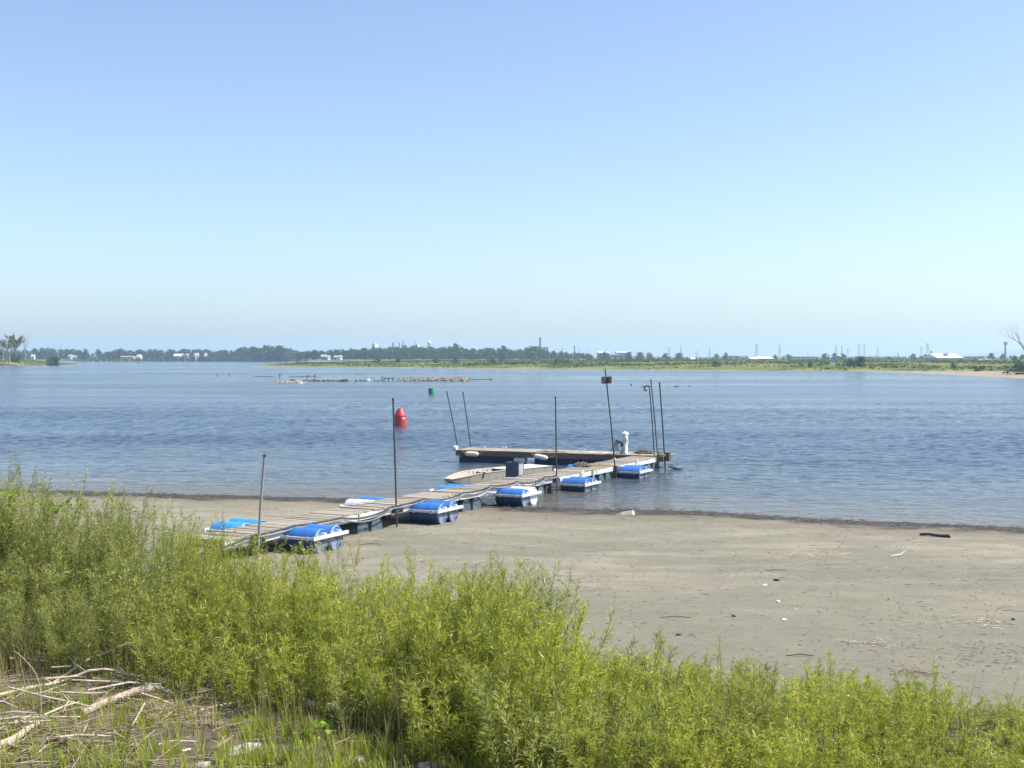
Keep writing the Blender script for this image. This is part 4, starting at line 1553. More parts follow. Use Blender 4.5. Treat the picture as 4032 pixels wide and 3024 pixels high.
BARREL = {k: barrel_mesh() for k in ('blue', 'sky', 'teal', 'white')}
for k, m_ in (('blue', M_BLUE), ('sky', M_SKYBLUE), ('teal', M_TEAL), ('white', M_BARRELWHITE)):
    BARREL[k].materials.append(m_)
BUNG = MB().lathe([(0.055, -0.012), (0.055, 0.016), (0.04, 0.026), (0.035, 0.03)], n=12, axis='Y').mesh('bung', True)
BUNG.materials.append(M_BUNG)
HANDLE = MB()
HANDLE.tube([(-0.14, 0.0, 0.06), (-0.15, -0.02, -0.03), (-0.1, -0.02, -0.13)], 0.012, n=6)
HANDLE = HANDLE.mesh('rim_grip', True); HANDLE.materials.append(M_BUNG)


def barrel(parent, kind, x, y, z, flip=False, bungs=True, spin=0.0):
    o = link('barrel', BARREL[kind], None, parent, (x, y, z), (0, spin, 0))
    if bungs:
        for a in (0.75, 2.5):
            q = link('bung', BUNG, None, o, (0.19 * math.cos(a), 0.006, 0.19 * math.sin(a)))
            q.rotation_euler = (math.pi, 0, 0)
    return o


dock = thing('floating_dock', 'long plank walkway on blue barrels reaching from mud into the river', 'dock', DO, DANG)
YR, YL = 0.90, 1.97                          # water-side edge and other edge of the deck
pl_me = []
for k in range(3):
    b = MB()
    b.box((0, (YR + YL) / 2, -0.019), (0.136, YL - YR, 0.038))
    pl_me.append(b.mesh('plank')); pl_me[-1].materials.append(M_PLANK)
t_ = -7.5
END_T = 20.35
while t_ < END_T:
    s_ = (deck_z(t_ + .2) - deck_z(t_ - .2)) / 0.4
    o = link('plank', random.choice(pl_me), None, dock, (t_, random.uniform(-.012, .012), deck_z(t_) + random.uniform(-.003, .004)), (random.gauss(0, .004), -math.atan(s_), random.gauss(0, .006)))
    t_ += 0.147
for i in range(5):
    a, b = DECK_T[i] + 0.03, min(DECK_T[i + 1], END_T) - 0.03
    for y in (YR + 0.03, YL - 0.03):
        MB().bar((a, y, deck_z(a) - 0.125), (b, y, deck_z(b) - 0.125), 0.05, 0.165).build('side_rail', M_ALU, dock)
    MB().bar((a, (YR + YL) / 2, deck_z(a) - 0.12), (b, (YR + YL) / 2, deck_z(b) - 0.12), 0.07, 0.14).build('stringer', M_RUST, dock)
    n = 4
    for k in range(n + 1):
        x = a + (b - a) * k / n
        MB().box((x, (YR + YL) / 2, deck_z(x) - 0.128), (0.06, YL - YR - 0.18, 0.12)).build('cross_beam', M_RUST, dock)
    # hinge plates at the section end
    MB().box((b, YR + 0.015, deck_z(b) - 0.14), (0.22, 0.012, 0.13)).build('hinge_plate', M_STEEL, dock)

# outriggers: pairs of barrels under pale frames on both sides
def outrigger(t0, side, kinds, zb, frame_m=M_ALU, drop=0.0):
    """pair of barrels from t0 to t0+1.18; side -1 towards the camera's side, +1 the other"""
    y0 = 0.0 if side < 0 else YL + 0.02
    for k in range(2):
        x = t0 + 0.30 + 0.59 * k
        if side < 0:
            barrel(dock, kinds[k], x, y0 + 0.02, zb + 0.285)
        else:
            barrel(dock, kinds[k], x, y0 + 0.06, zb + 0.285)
    zf = zb + 0.375
    ya, yb = (-0.03, 0.92) if side < 0 else (YL - 0.02, YL + 1.02)
    yo = ya if side < 0 else yb
    fr = MB()
    fr.bar((t0 - 0.03, ya, zf), (t0 - 0.03, yb, zf), 0.05, 0.06)
    fr.bar((t0 + 1.21, ya, zf), (t0 + 1.21, yb, zf), 0.05, 0.06)
    fr.bar((t0 - 0.1, yo, zf + 0.012), (t0 + 1.28, yo, zf + 0.012), 0.055, 0.075)
    fr.bar((t0 + 0.595, ya + .05, zf), (t0 + 0.595, yb - .05, zf), 0.045, 0.05)
    o = fr.build('outrigger_frame', frame_m, dock)
    for y in (ya + .2, yb - .2):
        MB().box((t0 - 0.06, y, zf), (0.02, 0.06, 0.1)).build('bracket', M_ALU, o)


def bed(t, y):
    w = D2W(t, y)
    return max(gz(w.x, w.y) - 0.02, -0.16)


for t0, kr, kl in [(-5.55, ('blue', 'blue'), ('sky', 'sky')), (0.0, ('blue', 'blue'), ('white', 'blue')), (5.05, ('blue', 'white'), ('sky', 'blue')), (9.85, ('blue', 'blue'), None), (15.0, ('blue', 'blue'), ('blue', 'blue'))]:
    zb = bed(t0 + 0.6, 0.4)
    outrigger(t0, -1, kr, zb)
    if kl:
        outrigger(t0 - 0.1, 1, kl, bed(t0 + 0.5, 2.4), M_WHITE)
# pairs of older barrels right under the deck
for t0 in (-2.45, 3.0, 8.1, 13.3, 18.3):
    zb = max(bed(t0 + .6, 1.4), -0.2)
    zb = min(zb, deck_z(t0) - 0.80) if zb < 0 else zb
    for k in range(2):
        barrel(dock, 'teal', t0 + 0.3 + 0.64 * k, YR + 0.02, deck_z(t0) - 0.50, bungs=False)
    for s in (0, 1):
        MB().bar((t0 - 0.05, YR + 0.25 + 0.5 * s, deck_z(t0) - 0.215), (t0 + 1.3, YR + 0.25 + 0.5 * s, deck_z(t0) - 0.215), 0.06, 0.04).build('cradle', M_RUST, dock)
# dark pole brackets
for t0 in (-6.6, -0.75, 9.35, 14.75):
    b = MB()
    b.box((t0, YR - 0.06, deck_z(t0) - 0.11), (0.20, 0.13, 0.16))
    b.box((t0 + 0.28, YR - 0.03, deck_z(t0) - 0.14), (0.16, 0.06, 0.12))
    b.build('pole_bracket', M_STEEL, dock)
# struts by the fourth outrigger
for (a, b) in [((11.3, 0.86, 0.10), (11.55, 0.86, 0.50)), ((11.1, 0.55, 0.25), (11.7, 0.88, 0.52)), ((12.6, 0.84, 0.0), (12.6, 0.86, 0.5)), ((16.6, 0.6, 0.35), (17.1, 0.86, 0.5))]:
    MB().bar(a, b, 0.05).build('strut', M_ALU, dock)
# rungs hanging down at the third pole
for k in range(4):
    MB().box((9.15, YR - 0.05, 0.05 + 0.09 * k), (0.5, 0.1, 0.035)).build('ladder_rung', M_RUST, dock)
# small white cleats on the far edge
for t0 in (2.9, 11.6, 17.2):
    MB().box((t0, YL - 0.08, deck_z(t0) + 0.03), (0.22, 0.05, 0.05)).build('cleat', M_WHITE, dock)
MB().box((7.95, (YR + YL) / 2, deck_z(7.95) + 0.012), (0.10, 1.06, 0.02)).build('cover_strip', M_ALU, dock)
MB().box((-0.55, (YR + YL) / 2, deck_z(-0.5) + 0.012), (0.10, 1.06, 0.02)).build('cover_strip', M_ALU, dock)


# cables slung along the dock side
def cable(name, label, pins, off, r, m, cat='cable'):
    pts = []
    for i in range(len(pins) - 1):
        (t0, z0, sag), (t1, z1, _) = pins[i], pins[i + 1]
        for k in range(10):
            f = k / 10
            t = t0 + (t1 - t0) * f
            z = z0 + (z1 - z0) * f - sag * 4 * f * (1 - f)
            w = D2W(t, YR - 0.06 - off, z)
            pts.append(w)
    o = MB().tube(pts, r, n=7).build(name, m, None, smooth=True)
    return tag(o, label, cat)


pins = [(-8.2, .42, 0), (-6.6, .60, .02), (-5.2, .64, .02), (-3.3, .60, .12), (-1.0, .62, .02), (0.6, .66, .10), (2.9, .62, .06), (4.6, .66, .05), (6.4, .62, .12), (8.5, .60, .03), (9.4, .57, .0)]
cable('black_cable', 'thick black cable sagging along the side of the dock', pins, 0.02, 0.026, M_RUBBER)
cable('grey_conduit', 'thin grey conduit looping beside the black cable on the dock', [(a, b - 0.035, c * 1.5) for a, b, c in pins[1:]], 0.07, 0.02, M_GREYHOSE)

# ------------------------------------------------------------------ cross pier at the end
PZ = 0.515
pL = P(1793.6, 1770.6, PZ); pM = P(2490, 1791.7, PZ)
pa = (pM - pL).normalized()
PANG = math.atan2(pa.y, pa.x)
pier = thing('cross_pier', 'brown-edged plank pier across the river end of the walkway', 'dock', (pL.x, pL.y, 0), PANG)
PLEN = (pM - pL).length + 1.3
PW = 1.55
pm = MB().box((0, PW / 2, -0.019), (0.136, PW, 0.038)).mesh('plank'); pm.materials.append(M_PLANK)
x = 0.07
while x < PLEN:
    link('plank', pm, None, pier, (x, random.uniform(-.015, .015), PZ + random.uniform(-.003, .004)), (0, 0, random.gauss(0, .005)))
    x += 0.147
for a, b in ((0.0, 3.0), (3.02, 6.1), (6.12, PLEN)):
    MB().bar((a, 0.03, PZ - 0.145), (b, 0.03, PZ - 0.145), 0.045, 0.20).build('fascia_board', M_FASCIA, pier)
    MB().bar((a, PW - 0.03, PZ - 0.145), (b, PW - 0.03, PZ - 0.145), 0.045, 0.20).build('fascia_board', M_FASCIA, pier)
for x in (0.03, PLEN - 0.03):
    MB().box((x, PW / 2, PZ - 0.145), (0.045, PW - 0.1, 0.20)).build('end_board', M_FASCIA, pier)
for x0, L in ((0.15, 2.6), (3.6, 2.0), (5.7, 3.0)):
    o = MB().box((x0 + L / 2, PW / 2, 0.10), (L, PW - 0.3, 0.42)).build('float_tank', M_TANK, pier)
    for k in range(1, int(L / 0.8)):
        MB().box((x0 + k * 0.8, 0.14, 0.10), (0.03, 0.03, 0.40)).build('rib', M_TANK, o)
MB().box((2.95, 0.2, 0.16), (0.5, 0.3, 0.16)).build('foam_block', M_WHITE, pier)
# post holders with cleats
MB().lathe([(0.10, -0.09), (0.13, -0.03), (0.12, 0.06), (0.05, 0.10)], n=14, axis='X', at=(-0.02, 0.06, PZ + 0.05)).build('corner_bumper', M_WHITE, pier, smooth=True)
for x, y in ((0.75, 1.3), (1.7, 1.4), (5.3, 1.4)):
    b = MB()
    b.box((x, y, PZ + 0.02), (0.10, 0.06, 0.05)); b.box((x, y, PZ + 0.065), (0.26, 0.045, 0.04))
    b.build('cleat', M_WHITE, pier)
MB().box((PLEN + 0.08, 0.35, PZ - 0.05), (0.22, 0.35, 0.35)).build('pole_bracket', M_RUST, pier)


def W(x, y, z):
    return pier.location + Matrix.Rotation(PANG, 3, 'Z') @ Vector((x, y, z))


def fender(label, x, z, m, tilt):
    c = W(x, -0.11, z)
    t = thing('fender', label, 'fender', c, PANG, 'boat fenders on the cross pier')
    t.rotation_euler = (0, tilt, PANG)
    MB().lathe([(0.03, -0.31), (0.06, -0.295), (0.095, -0.25), (0.105, -0.18), (0.105, 0.18), (0.095, 0.25), (0.06, 0.295), (0.03, 0.31)], n=18, axis='X').build('body', m, t, smooth=True)
    b = MB()
    b.tube([(-0.30, 0, 0), (-0.42, 0.02, 0.08), (-0.55, 0.08, 0.17)], 0.011, n=6)
    b.tube([(0.30, 0, 0), (0.42, 0.02, 0.08), (0.6, 0.08, 0.17)], 0.011, n=6)
    b.build('lanyard', M_ROPE, t, smooth=True)


fender('cream cylindrical fender hanging near the tip of the pier', 0.82, 0.36, M_CREAM, 0.03)
fender('grey white fender hanging askew midway along the pier', 3.98, 0.32, M_BARRELWHITE, 0.16)

# white service pedestal with its cable
pp = P(2462, 1789, PZ)
ped = thing('service_pedestal', 'white power pedestal with pointed cap on the pier', 'pedestal', (pp.x, pp.y + 0.15, PZ), PANG - 0.35)
MB().box((0, 0, 0.40), (0.17, 0.17, 0.80)).build('post', M_WHITE, ped)
MB().box((0, 0, 0.02), (0.26, 0.26, 0.04)).build('base_plate', M_ALU, ped)
cp = MB()
cp.add([(-.115, -.115, .80), (.115, -.115, .80), (.115, .115, .80), (-.115, .115, .80), (-.115, -.115, .86), (.115, -.115, .86), (.115, .115, .86), (-.115, .115, .86), (0, 0, .945)],
       [(3, 2, 1, 0), (0, 1, 5, 4), (1, 2, 6, 5), (2, 3, 7, 6), (3, 0, 4, 7), (4, 5, 8), (5, 6, 8), (6, 7, 8), (7, 4, 8)])
cp.build('cap', M_WHITE, ped)
MB().box((0.10, -0.02, 0.60), (0.06, 0.13, 0.2)).build('socket_box', M_ALU, ped)
MB().box((-0.10, -0.02, 0.55), (0.05, 0.12, 0.16)).build('socket_box', M_BARRELWHITE, ped)
hz = MB()
hz.tube([(0.14, 0, 0.62), (0.19, -.03, 0.5), (0.15, -.05, 0.36), (0.11, -.09, 0.25), (0.16, -.1, 0.1), (0.14, -0.1, 0.02)], 0.013, n=6)
tag(hz.build('white_rope', M_WHITE, None, (ped.location.x, ped.location.y, PZ), (0, 0, PANG - 0.35), smooth=True), 'short white rope hung on the power pedestal', 'rope')
co = MB()
for k in range(5):
    rr = 0.20 + 0.035 * k
    q = []
    for a in np.linspace(0.2, 2 * math.pi * 0.92 + 0.2, 22):
        q.append((-0.16 - 0.03 * k + rr * 0.62 * math.cos(a), -0.10 - 0.015 * k, 0.30 + rr * math.sin(a) - 0.02 * k))
    co.tube(q, 0.014, n=6)
co.tube([(-0.1, -.05, .48), (-0.32, -.1, .44), (-0.52, -.12, .28), (-0.60, -.12, .06), (-0.58, -.12, 0.02)], 0.014, n=6)
o = co.build('power_cable', M_RUBBER, None, (ped.location.x, ped.location.y, PZ), (0, 0, PANG - 0.2), smooth=True)
tag(o, 'coiled black power cable hanging beside the white pedestal', 'cable')


def rope_tangle(name, label, c, rx, ry, n, r, m, hgt=0.06, cat='rope'):
    random.seed(len(label) * 7)
    pts = []
    a = 0
    for k in range(n):
        a += random.uniform(0.4, 1.1)
        q = random.uniform(0.3, 1)
        pts.append((rx * q * math.cos(a), ry * q * math.sin(a), r + random.random() * hgt * (1.2 - q)))
    # smooth a little
    sm = []
    for k in range(len(pts) - 1):
        for f in (0, 0.33, 0.66):
            sm.append(Vector(pts[k]).lerp(Vector(pts[k + 1]), f))
    o = MB().tube(sm, r, n=5).build(name, m, None, c, (0, 0, PANG), smooth=True)
    return tag(o, label, cat, 'rope and nets left on the dock')


rope_tangle('rope', 'loose yellowish rope tangle lying midway on the pier', W(4.35, 0.35, PZ), 0.75, 0.16, 60, 0.014, M_ROPE)
rope_tangle('rope', 'thin pale rope strewn beside the yellowish tangle', W(6.3, 0.6, PZ), 1.0, 0.25, 30, 0.010, M_CREAM, 0.02)
rope_tangle('net', 'dark brown net heap at the far corner of the pier', W(PLEN - 1.05, 0.9, PZ), 0.45, 0.22, 90, 0.022, M_DARKROPE, 0.18, 'net')
w = D2W(13.6, 1.72, deck_z(13.6) + .01)
rope_tangle('net', 'grey brown net heap on the walkway edge near the river end', w, 0.35, 0.4, 90, 0.024, M_DARKROPE, 0.16, 'net')
rope_tangle('rope', 'faded rope strands beside the walkway net heap', D2W(14.4, 1.5, deck_z(14.4) + .01), 0.6, 0.3, 36, 0.014, M_ROPE, 0.04)
rope_tangle('rope', 'tan rope bundle tied round the outer pier poles', W(PLEN - 0.12, 0.22, PZ - 0.02), 0.2, 0.2, 60, 0.02, M_ROPE, 0.2)
b = MB()
b.tube([(0, 0, 0.1), (0.35, -.1, .02), (0.8, -.2, -.02), (1.2, -.2, 0.0)], [0.035, .04, .03, .015], n=6)
b.tube([(0.2, 0, -.05), (0.5, -.1, .03), (0.75, .1, .06)], [0.02, .02, .01], n=5)
b.tube([(0.1, -.1, .2), (0.55, -.2, .03)], [0.02, .015], n=5)
tag(b.build('floating_branch', M_STEEL, None, W(PLEN + 0.2, 0.1, 0.0), (0, 0, PANG - 0.3), smooth=True), 'dark branch caught in the water at the pier corner', 'branch')


# ------------------------------------------------------------------ guide poles
def pole(label, foot, top, r=0.026, m=None, extra=None):
    foot = Vector(foot); top = Vector(top)
    t = thing('guide_pole', label, 'pole', foot, 0, 'dark guide poles of the dock')
    d = top - foot
    MB().tube([(0, 0, -0.35), tuple(d * 0.5), tuple(d)], [r, r, r * 0.95], n=9).build('pipe', m or M_STEEL, t, smooth=True)
    MB().lathe([(r * 1.25, -0.03), (r * 1.25, 0.02), (r * .5, 0.03)], n=9, at=tuple(d)).build('cap', M_STEEL, t)
    if extra: extra(t, d)
    return t


def foot_top(foot, sx_top, sy_top):
    f = Vector(foot)
    return f, PD(sx_top, sy_top, f.y)


f, tp = foot_top(D2W(-6.6, YR - 0.10, 0.1), 1042, 1794)
pole('grey steel pole at the shore end of the dock', f, tp, 0.030, M_PYLON)
f, tp = foot_top(D2W(-0.75, YR - 0.10, 0.03), 1547.5, 1571)
pole('dark pole planted in the mud beside the second outrigger', f, tp, 0.024)
f, tp = foot_top(D2W(9.35, YR - 0.10, -0.05), 2187, 1564)
pole('dark pole standing in the shallows before the fourth outrigger', f, tp, 0.024)


def meter(t, d):
    q = d * 0.905
    MB().box((q.x - 0.05, q.y - 0.04, q.z), (0.28, 0.05, 0.26), Matrix.Rotation(0.3, 3, 'Z')).build('meter_box', M_BOX, t)
    MB().box((q.x + 0.13, q.y - 0.05, q.z + 0.01), (0.12, 0.09, 0.26)).build('meter_lid', M_FASCIA, t)


f, tp = foot_top(D2W(14.75, YR - 0.10, 0.0), 2383, 1456)
pole('tallest pole, carrying a small dark box near its top', f, tp, 0.026, None, meter)


def hook(t, d):
    b = MB()
    q = d
    b.tube([(q.x, q.y, q.z - .02), (q.x - .10, q.y, q.z + .03), (q.x - .2, q.y, q.z - .05), (q.x - .2, q.y, q.z - .15), (q.x - .1, q.y, q.z - .17)], 0.03, n=6)
    b.build('hook', M_STEEL, t, smooth=True)


f, tp = foot_top(W(PLEN - 0.15, -0.05, 0.0), 2563, 1497)
pole('taller of two close poles at the pier corner', f, tp, 0.024)
f, tp = foot_top(W(PLEN - 0.30, -0.05, 0.0), 2557, 1521)
pole('shorter hooked pole of the close two at the pier corner', f, tp, 0.024, None, hook)
f, tp = foot_top(W(PLEN + 0.05, 0.20, 0.0), 2597, 1508)
pole('single pole at the very corner of the pier', f, tp, 0.030)
f, tp = foot_top(W(0.02, 0.55, 0.0), 1759, 1542)
pole('strongly leaning pole at the free tip of the pier', f, tp, 0.024)
f, tp = foot_top(W(0.12, PW + 0.05, 0.0), 1823, 1545)
pole('upright pole behind the free tip of the pier', f, tp, 0.024)

# ------------------------------------------------------------------ the flat boat and its box
bow = P(1764, 1886, 0.18)
stern = P(2130, 1864, 0.0)
bx = Vector((stern.x - bow.x, stern.y - bow.y, 0))
BANG = math.atan2(bx.y, bx.x)
boat_z = 0.86
boat = thing('flat_boat', 'low whitish flat-bottomed work boat moored beside the walkway', 'boat', (bow.x, bow.y, 0), BANG)
BL = bx.length
boat.scale = (1, 1, boat_z)
st = [0.0, 0.06, 0.14, 0.24, 0.40, 0.6, 0.8, 1.0]
wid = [0.34, 0.60, 0.86, 1.02, 1.12, 1.15, 1.15, 1.12]
top = [0.20, 0.24, 0.31, 0.37, 0.39, 0.38, 0.37, 0.37]
bot = [0.10, 0.02, -0.06, -0.1, -0.12, -0.12, -0.12, -0.12]


def boat_shell(inset, zlift, floor=None):
    v, f = [], []
    for s_, w_, t_, b_ in zip(st, wid, top, bot):
        x = s_ * BL + (inset if s_ == 0 else (-inset if s_ == 1 else 0))
        hw = w_ / 2 - inset
        bb = b_ + zlift
        v += [(x, -hw, t_), (x, -hw * 0.92, bb), (x, hw * 0.92, bb), (x, hw, t_)]
    n = len(st)
    for i in range(n - 1):
        for k in range(3):
            f.append((i * 4 + k, (i + 1) * 4 + k, (i + 1) * 4 + k + 1, i * 4 + k + 1))
    f.append((3, 2, 1, 0)); f.append(tuple((n - 1) * 4 + k for k in range(4)))
    return v, f


v, f = boat_shell(0, 0)
MB().add(v, f).build('hull', M_HULL, boat)
v, f = boat_shell(0.04, 0.10)
MB().add(v, [tuple(reversed(q)) for q in f]).build('inner_hull', M_HULLIN, boat)
for s in (-1, 1):
    g = MB()
    g.tube([(s_ * BL, s * (w_ / 2 - 0.015), t_ + 0.008) for s_, w_, t_ in zip(st, wid, top)], 0.036, n=6, squash=0.6)
    g.build('gunwale', M_HULLIN, boat, smooth=True)
MB().tube([(0.0, -0.17, 0.205), (-0.03, 0, 0.21), (0.0, 0.17, 0.205)], 0.032, n=6).build('bow_rail', M_HULLIN, boat, smooth=True)
MB().box((BL * 0.78, 0, 0.372), (BL * 0.42, 1.05, 0.03)).build('stern_deck', M_WHITE, boat)
MB().box((BL * 0.42, 0, 0.30), (0.28, 1.0, 0.03)).build('bench', M_HULLIN, boat)
for s_ in (0.25, 0.5):
    b = MB()
    b.box((s_ * BL, -0.52 - 0.04 * (s_ > .3), 0.30), (0.035, 0.04, 0.22)); b.box((s_ * BL + 0.04, -0.50, 0.41), (0.12, 0.10, 0.02))
    b.build('strap', M_RUBBER, boat)
for k in range(6):
    MB().box((BL * (0.26 + 0.05 * k), 0.50, 0.28), (0.03, 0.05, 0.14)).build('rib', M_HULL, boat)

bp_ = P(2027, 1879, 0.34)
box = thing('equipment_box', 'dark grey square box standing on the flat boat', 'box', (bp_.x, bp_.y + 0.25, 0.335), -0.45)
box.scale = (0.84, 0.84, 0.86)
bw = MB()
bw.box((0, -0.27, 0.30), (0.58, 0.025, 0.60)); bw.box((0, 0.27, 0.30), (0.58, 0.025, 0.60))
bw.box((-0.2775, 0, 0.30), (0.025, 0.51, 0.60)); bw.box((0.2775, 0, 0.30), (0.025, 0.51, 0.60))
bw.box((0, 0, 0.012), (0.53, 0.51, 0.02))
bw.build('shell', M_BOX, box)
MB().box((0, 0, 0.52), (0.528, 0.512, 0.02)).build('lid', M_RUBBER, box)
MB().box((0.292, 0, 0.30), (0.006, 0.40, 0.44)).build('side_panel', M_BGREY, box)

# ------------------------------------------------------------------ near bank: driftwood
random.seed(5)


def C1(x, y): return (x / 3.05, 2480 + y / 3.05)
def C2(x, y): return (500 + x / 3.912, 2600 + y / 3.912)
def C3(x, y): return (900 + x / 2.011, 2300 + y / 2.011)


def ground_wood(name, label, pts, r0, r1, m, cat, group, lift=None, twigs=0, n=8, fat=None):
    """a branch lying on the bank through photo points"""
    W_ = []
    for k, (sx, sy) in enumerate(pts):
        dz = (lift[k] if lift else 0.0) + r0 * 0.8
        W_.append(PG(sx, sy, dz))
    # resample with a slight wobble
    P_ = []
    for k in range(len(W_) - 1):
        for f in (0, 0.25, 0.5, 0.75):
            q = W_[k].lerp(W_[k + 1], f)
            P_.append(q + Vector((0, random.gauss(0, r0 * .18), random.gauss(0, r0 * .22))))
    P_.append(W_[-1])
    if len(P_) > 4:
        P_ = [P_[0]] + [(P_[i - 1] + P_[i] * 2 + P_[i + 1]) / 4 for i in range(1, len(P_) - 1)] + [P_[-1]]
    N = len(P_)
    rad = [(r0 + (r1 - r0) * i / (N - 1)) * random.uniform(0.9, 1.1) for i in range(N)]
    if fat:
        rad = [q * (1 + 0.35 * math.exp(-((i / (N - 1) - fat) / 0.09) ** 2)) for i, q in enumerate(rad)]
    c = W_[0].copy()
    t = thing(name, label, cat, c, 0, group)
    MB().tube([p - c for p in P_], rad, n=n).build('trunk' if r0 > .03 else 'stem', m, t, smooth=True)
    for k in range(twigs):
        i = random.randrange(1, N - 1)
        d = Vector((random.gauss(0, 1), random.gauss(0, .5), abs(random.gauss(0.4, .5)))).normalized()
        L = random.uniform(0.06, 0.22) + r0 * 2
        MB().tube([P_[i] - c, P_[i] - c + d * L * .6, P_[i] - c + d * L + Vector((0, 0, -.02))], [r0 * .35, r0 * .25, r0 * .1], n=5).build('twig', m, t, smooth=True)
    return t


GD = 'driftwood washed up on the near bank'
ground_wood('driftwood_log', 'smooth pale crooked driftwood log with a knuckle in the middle', [C1(960, 985), C1(1250, 870), C1(1560, 765), (575, 2712), (628, 2716), (700, 2738)], 0.045, 0.036, M_DRIFT, 'driftwood', GD, [0, .02, .06, .09, .07, .02], twigs=1, n=14, fat=0.62)
ground_wood('driftwood_branch', 'long pale arched driftwood branch behind the crooked log', [C1(-30, 790), C1(300, 705), C1(650, 645), C1(900, 560), C1(1080, 495), C1(1250, 470), C1(1400, 490), C1(1560, 530), C1(1660, 565)], 0.020, 0.014, M_DRIFT, 'driftwood', GD, [.03, .04, .05, .10, .16, .18, .15, .10, .05], twigs=3)
ground_wood('driftwood_branch', 'straight pale branch slanting up into the willows', [C1(640, 640), C1(800, 535), C1(1050, 360), C1(1250, 280), C1(1450, 190), C1(1650, 140)], 0.016, 0.007, M_DRIFT, 'driftwood', GD, [.02, .1, .25, .32, .42, .48], twigs=2)
ground_wood('driftwood_log', 'thick bleached split log end by the lower corner', [C1(-190, 1480), C1(-20, 1390), C1(240, 1270), C1(460, 1125)], 0.062, 0.018, M_DRIFT, 'driftwood', GD, [.02, .03, .05, .08], n=10)
ground_wood('driftwood_log', 'weathered fallen log shaded under the middle willows', [C3(260, 880), C3(440, 915), C3(700, 955), C3(900, 1000), C3(1080, 1010), C3(1300, 1075), C3(1520, 1130)], 0.055, 0.045, M_DRIFT, 'driftwood', GD, [.05] * 7, twigs=2, n=12)
ground_wood('driftwood_log', 'dark shaded log behind the arched branch', [C1(1180, 640), C1(1400, 650), C1(1700, 640), C1(2000, 650)], 0.055, 0.05, M_DRIFTDARK, 'driftwood', GD, [.03] * 4, n=10)
ground_wood('driftwood_log', 'short grey log among the yellow willows', [(2505, 2915), (2588, 2964), (2665, 2992)], 0.045, 0.035, M_DRIFT, 'driftwood', GD, [.08, .05, .02], n=10)
ground_wood('driftwood_branch', 'white bare branch leaning among the willows below the stranded branch', [(3240, 2823), (3266, 2893), (3299, 2953), (3340, 3018)], 0.012, 0.018, M_DRIFT, 'driftwood', GD, [.25, .18, .10, .02])
ground_wood('driftwood_branch', 'dark curved dead stem among the willows under the stranded branch', [(3515, 2855), (3500, 2910), (3470, 2965), (3440, 3022)], 0.006, 0.010, M_DRIFTDARK, 'driftwood', GD, [.5, .35, .18, .02])
ground_wood('driftwood_branch', 'pale bark-stripped branch right of the twig heap'.replace('right of', 'above'), [C2(1130, 765), C2(1400, 702), C2(1720, 650)], 0.014, 0.017, M_DRIFT, 'driftwood', GD, [.05, .07, .08], twigs=2)
ground_wood('driftwood_branch', 'long thin rod lying over the twig heap', [C2(780, 545), C2(1200, 470), C2(1700, 390)], 0.006, 0.005, M_DRIFT, 'driftwood', GD, [.05, .08, .1])
ground_wood('driftwood_branch', 'long dark rod below the twig heap', [C2(830, 955), C2(1400, 1000), C2(2050, 1085)], 0.009, 0.007, M_TWIG, 'driftwood', GD, [.03, .03, .03], twigs=2)
ground_wood('driftwood_branch', 'broken pale stick curving in the low grass', [C2(480, 1310), C2(720, 1232), C2(1080, 1255)], 0.011, 0.008, M_DRIFT, 'driftwood', GD, [.02, .05, .03])
ground_wood('driftwood_branch', 'pale stick lying level in the low grass', [C2(20, 1372), C2(400, 1350)], 0.010, 0.008, M_DRIFT, 'driftwood', GD, [.02, .02])
ground_wood('driftwood_branch', 'short forked stick propped by the flat stone', [C2(1380, 1345), C2(1640, 1160)], 0.014, 0.009, M_DRIFT, 'driftwood', GD, [.02, .10], twigs=2)
ground_wood('driftwood_branch', 'straight tan pole at the bottom of the bank', [C2(1200, 1520), C2(1700, 1582), C2(2260, 1605)], 0.012, 0.010, M_DRIFT, 'driftwood', GD, [.02, .02, .02])
ground_wood('driftwood_branch', 'thin upright white stick in the low grass', [C2(310, 1180), C2(430, 1530)], 0.006, 0.008, M_DRIFT, 'driftwood', GD, [.22, .02])
ground_wood('driftwood_branch', 'long tan stick beside the bleached log end', [C1(30, 1010), C1(300, 1058), C1(520, 1090), C1(900, 1090)], 0.012, 0.008, M_DRIFT, 'driftwood', GD, [.04] * 4)
ground_wood('driftwood_branch', 'pale stick pointing at the crooked log end', [C1(480, 930), C1(830, 947)], 0.009, 0.007, M_DRIFT, 'driftwood', GD, [.03, .03])
ground_wood('driftwood_branch', 'thin stick crossing towards the crooked log end', [C1(520, 825), C1(830, 945)], 0.007, 0.006, M_DRIFT, 'driftwood', GD, [.06, .03])
ground_wood('driftwood_branch', 'short peg jutting from the arched branch', [C1(505, 570), C1(640, 650)], 0.007, 0.009, M_DRIFT, 'driftwood', GD, [.10, .05])
ground_wood('driftwood_branch', 'thin stick leaning on the arched branch base', [C1(130, 840), C1(300, 735)], 0.008, 0.007, M_DRIFT, 'driftwood', GD, [.02, .08])
ground_wood('driftwood_branch', 'long dark stick running down through the litter', [C1(480, 1100), C1(700, 1290), C1(1000, 1500), C1(1210, 1615)], 0.008, 0.009, M_TWIG, 'driftwood', GD, [.05, .05, .04, .03], twigs=2)
ground_wood('driftwood_branch', 'short tan twig standing in the litter', [C1(1050, 1130), C1(925, 1375)], 0.006, 0.008, M_DRIFT, 'driftwood', GD, [.16, .02])
ground_wood('driftwood_branch', 'curved pale stick near the bleached log end', [C1(330, 1540), C1(450, 1480), C1(565, 1390)], 0.009, 0.006, M_DRIFT, 'driftwood', GD, [.02, .05, .10])
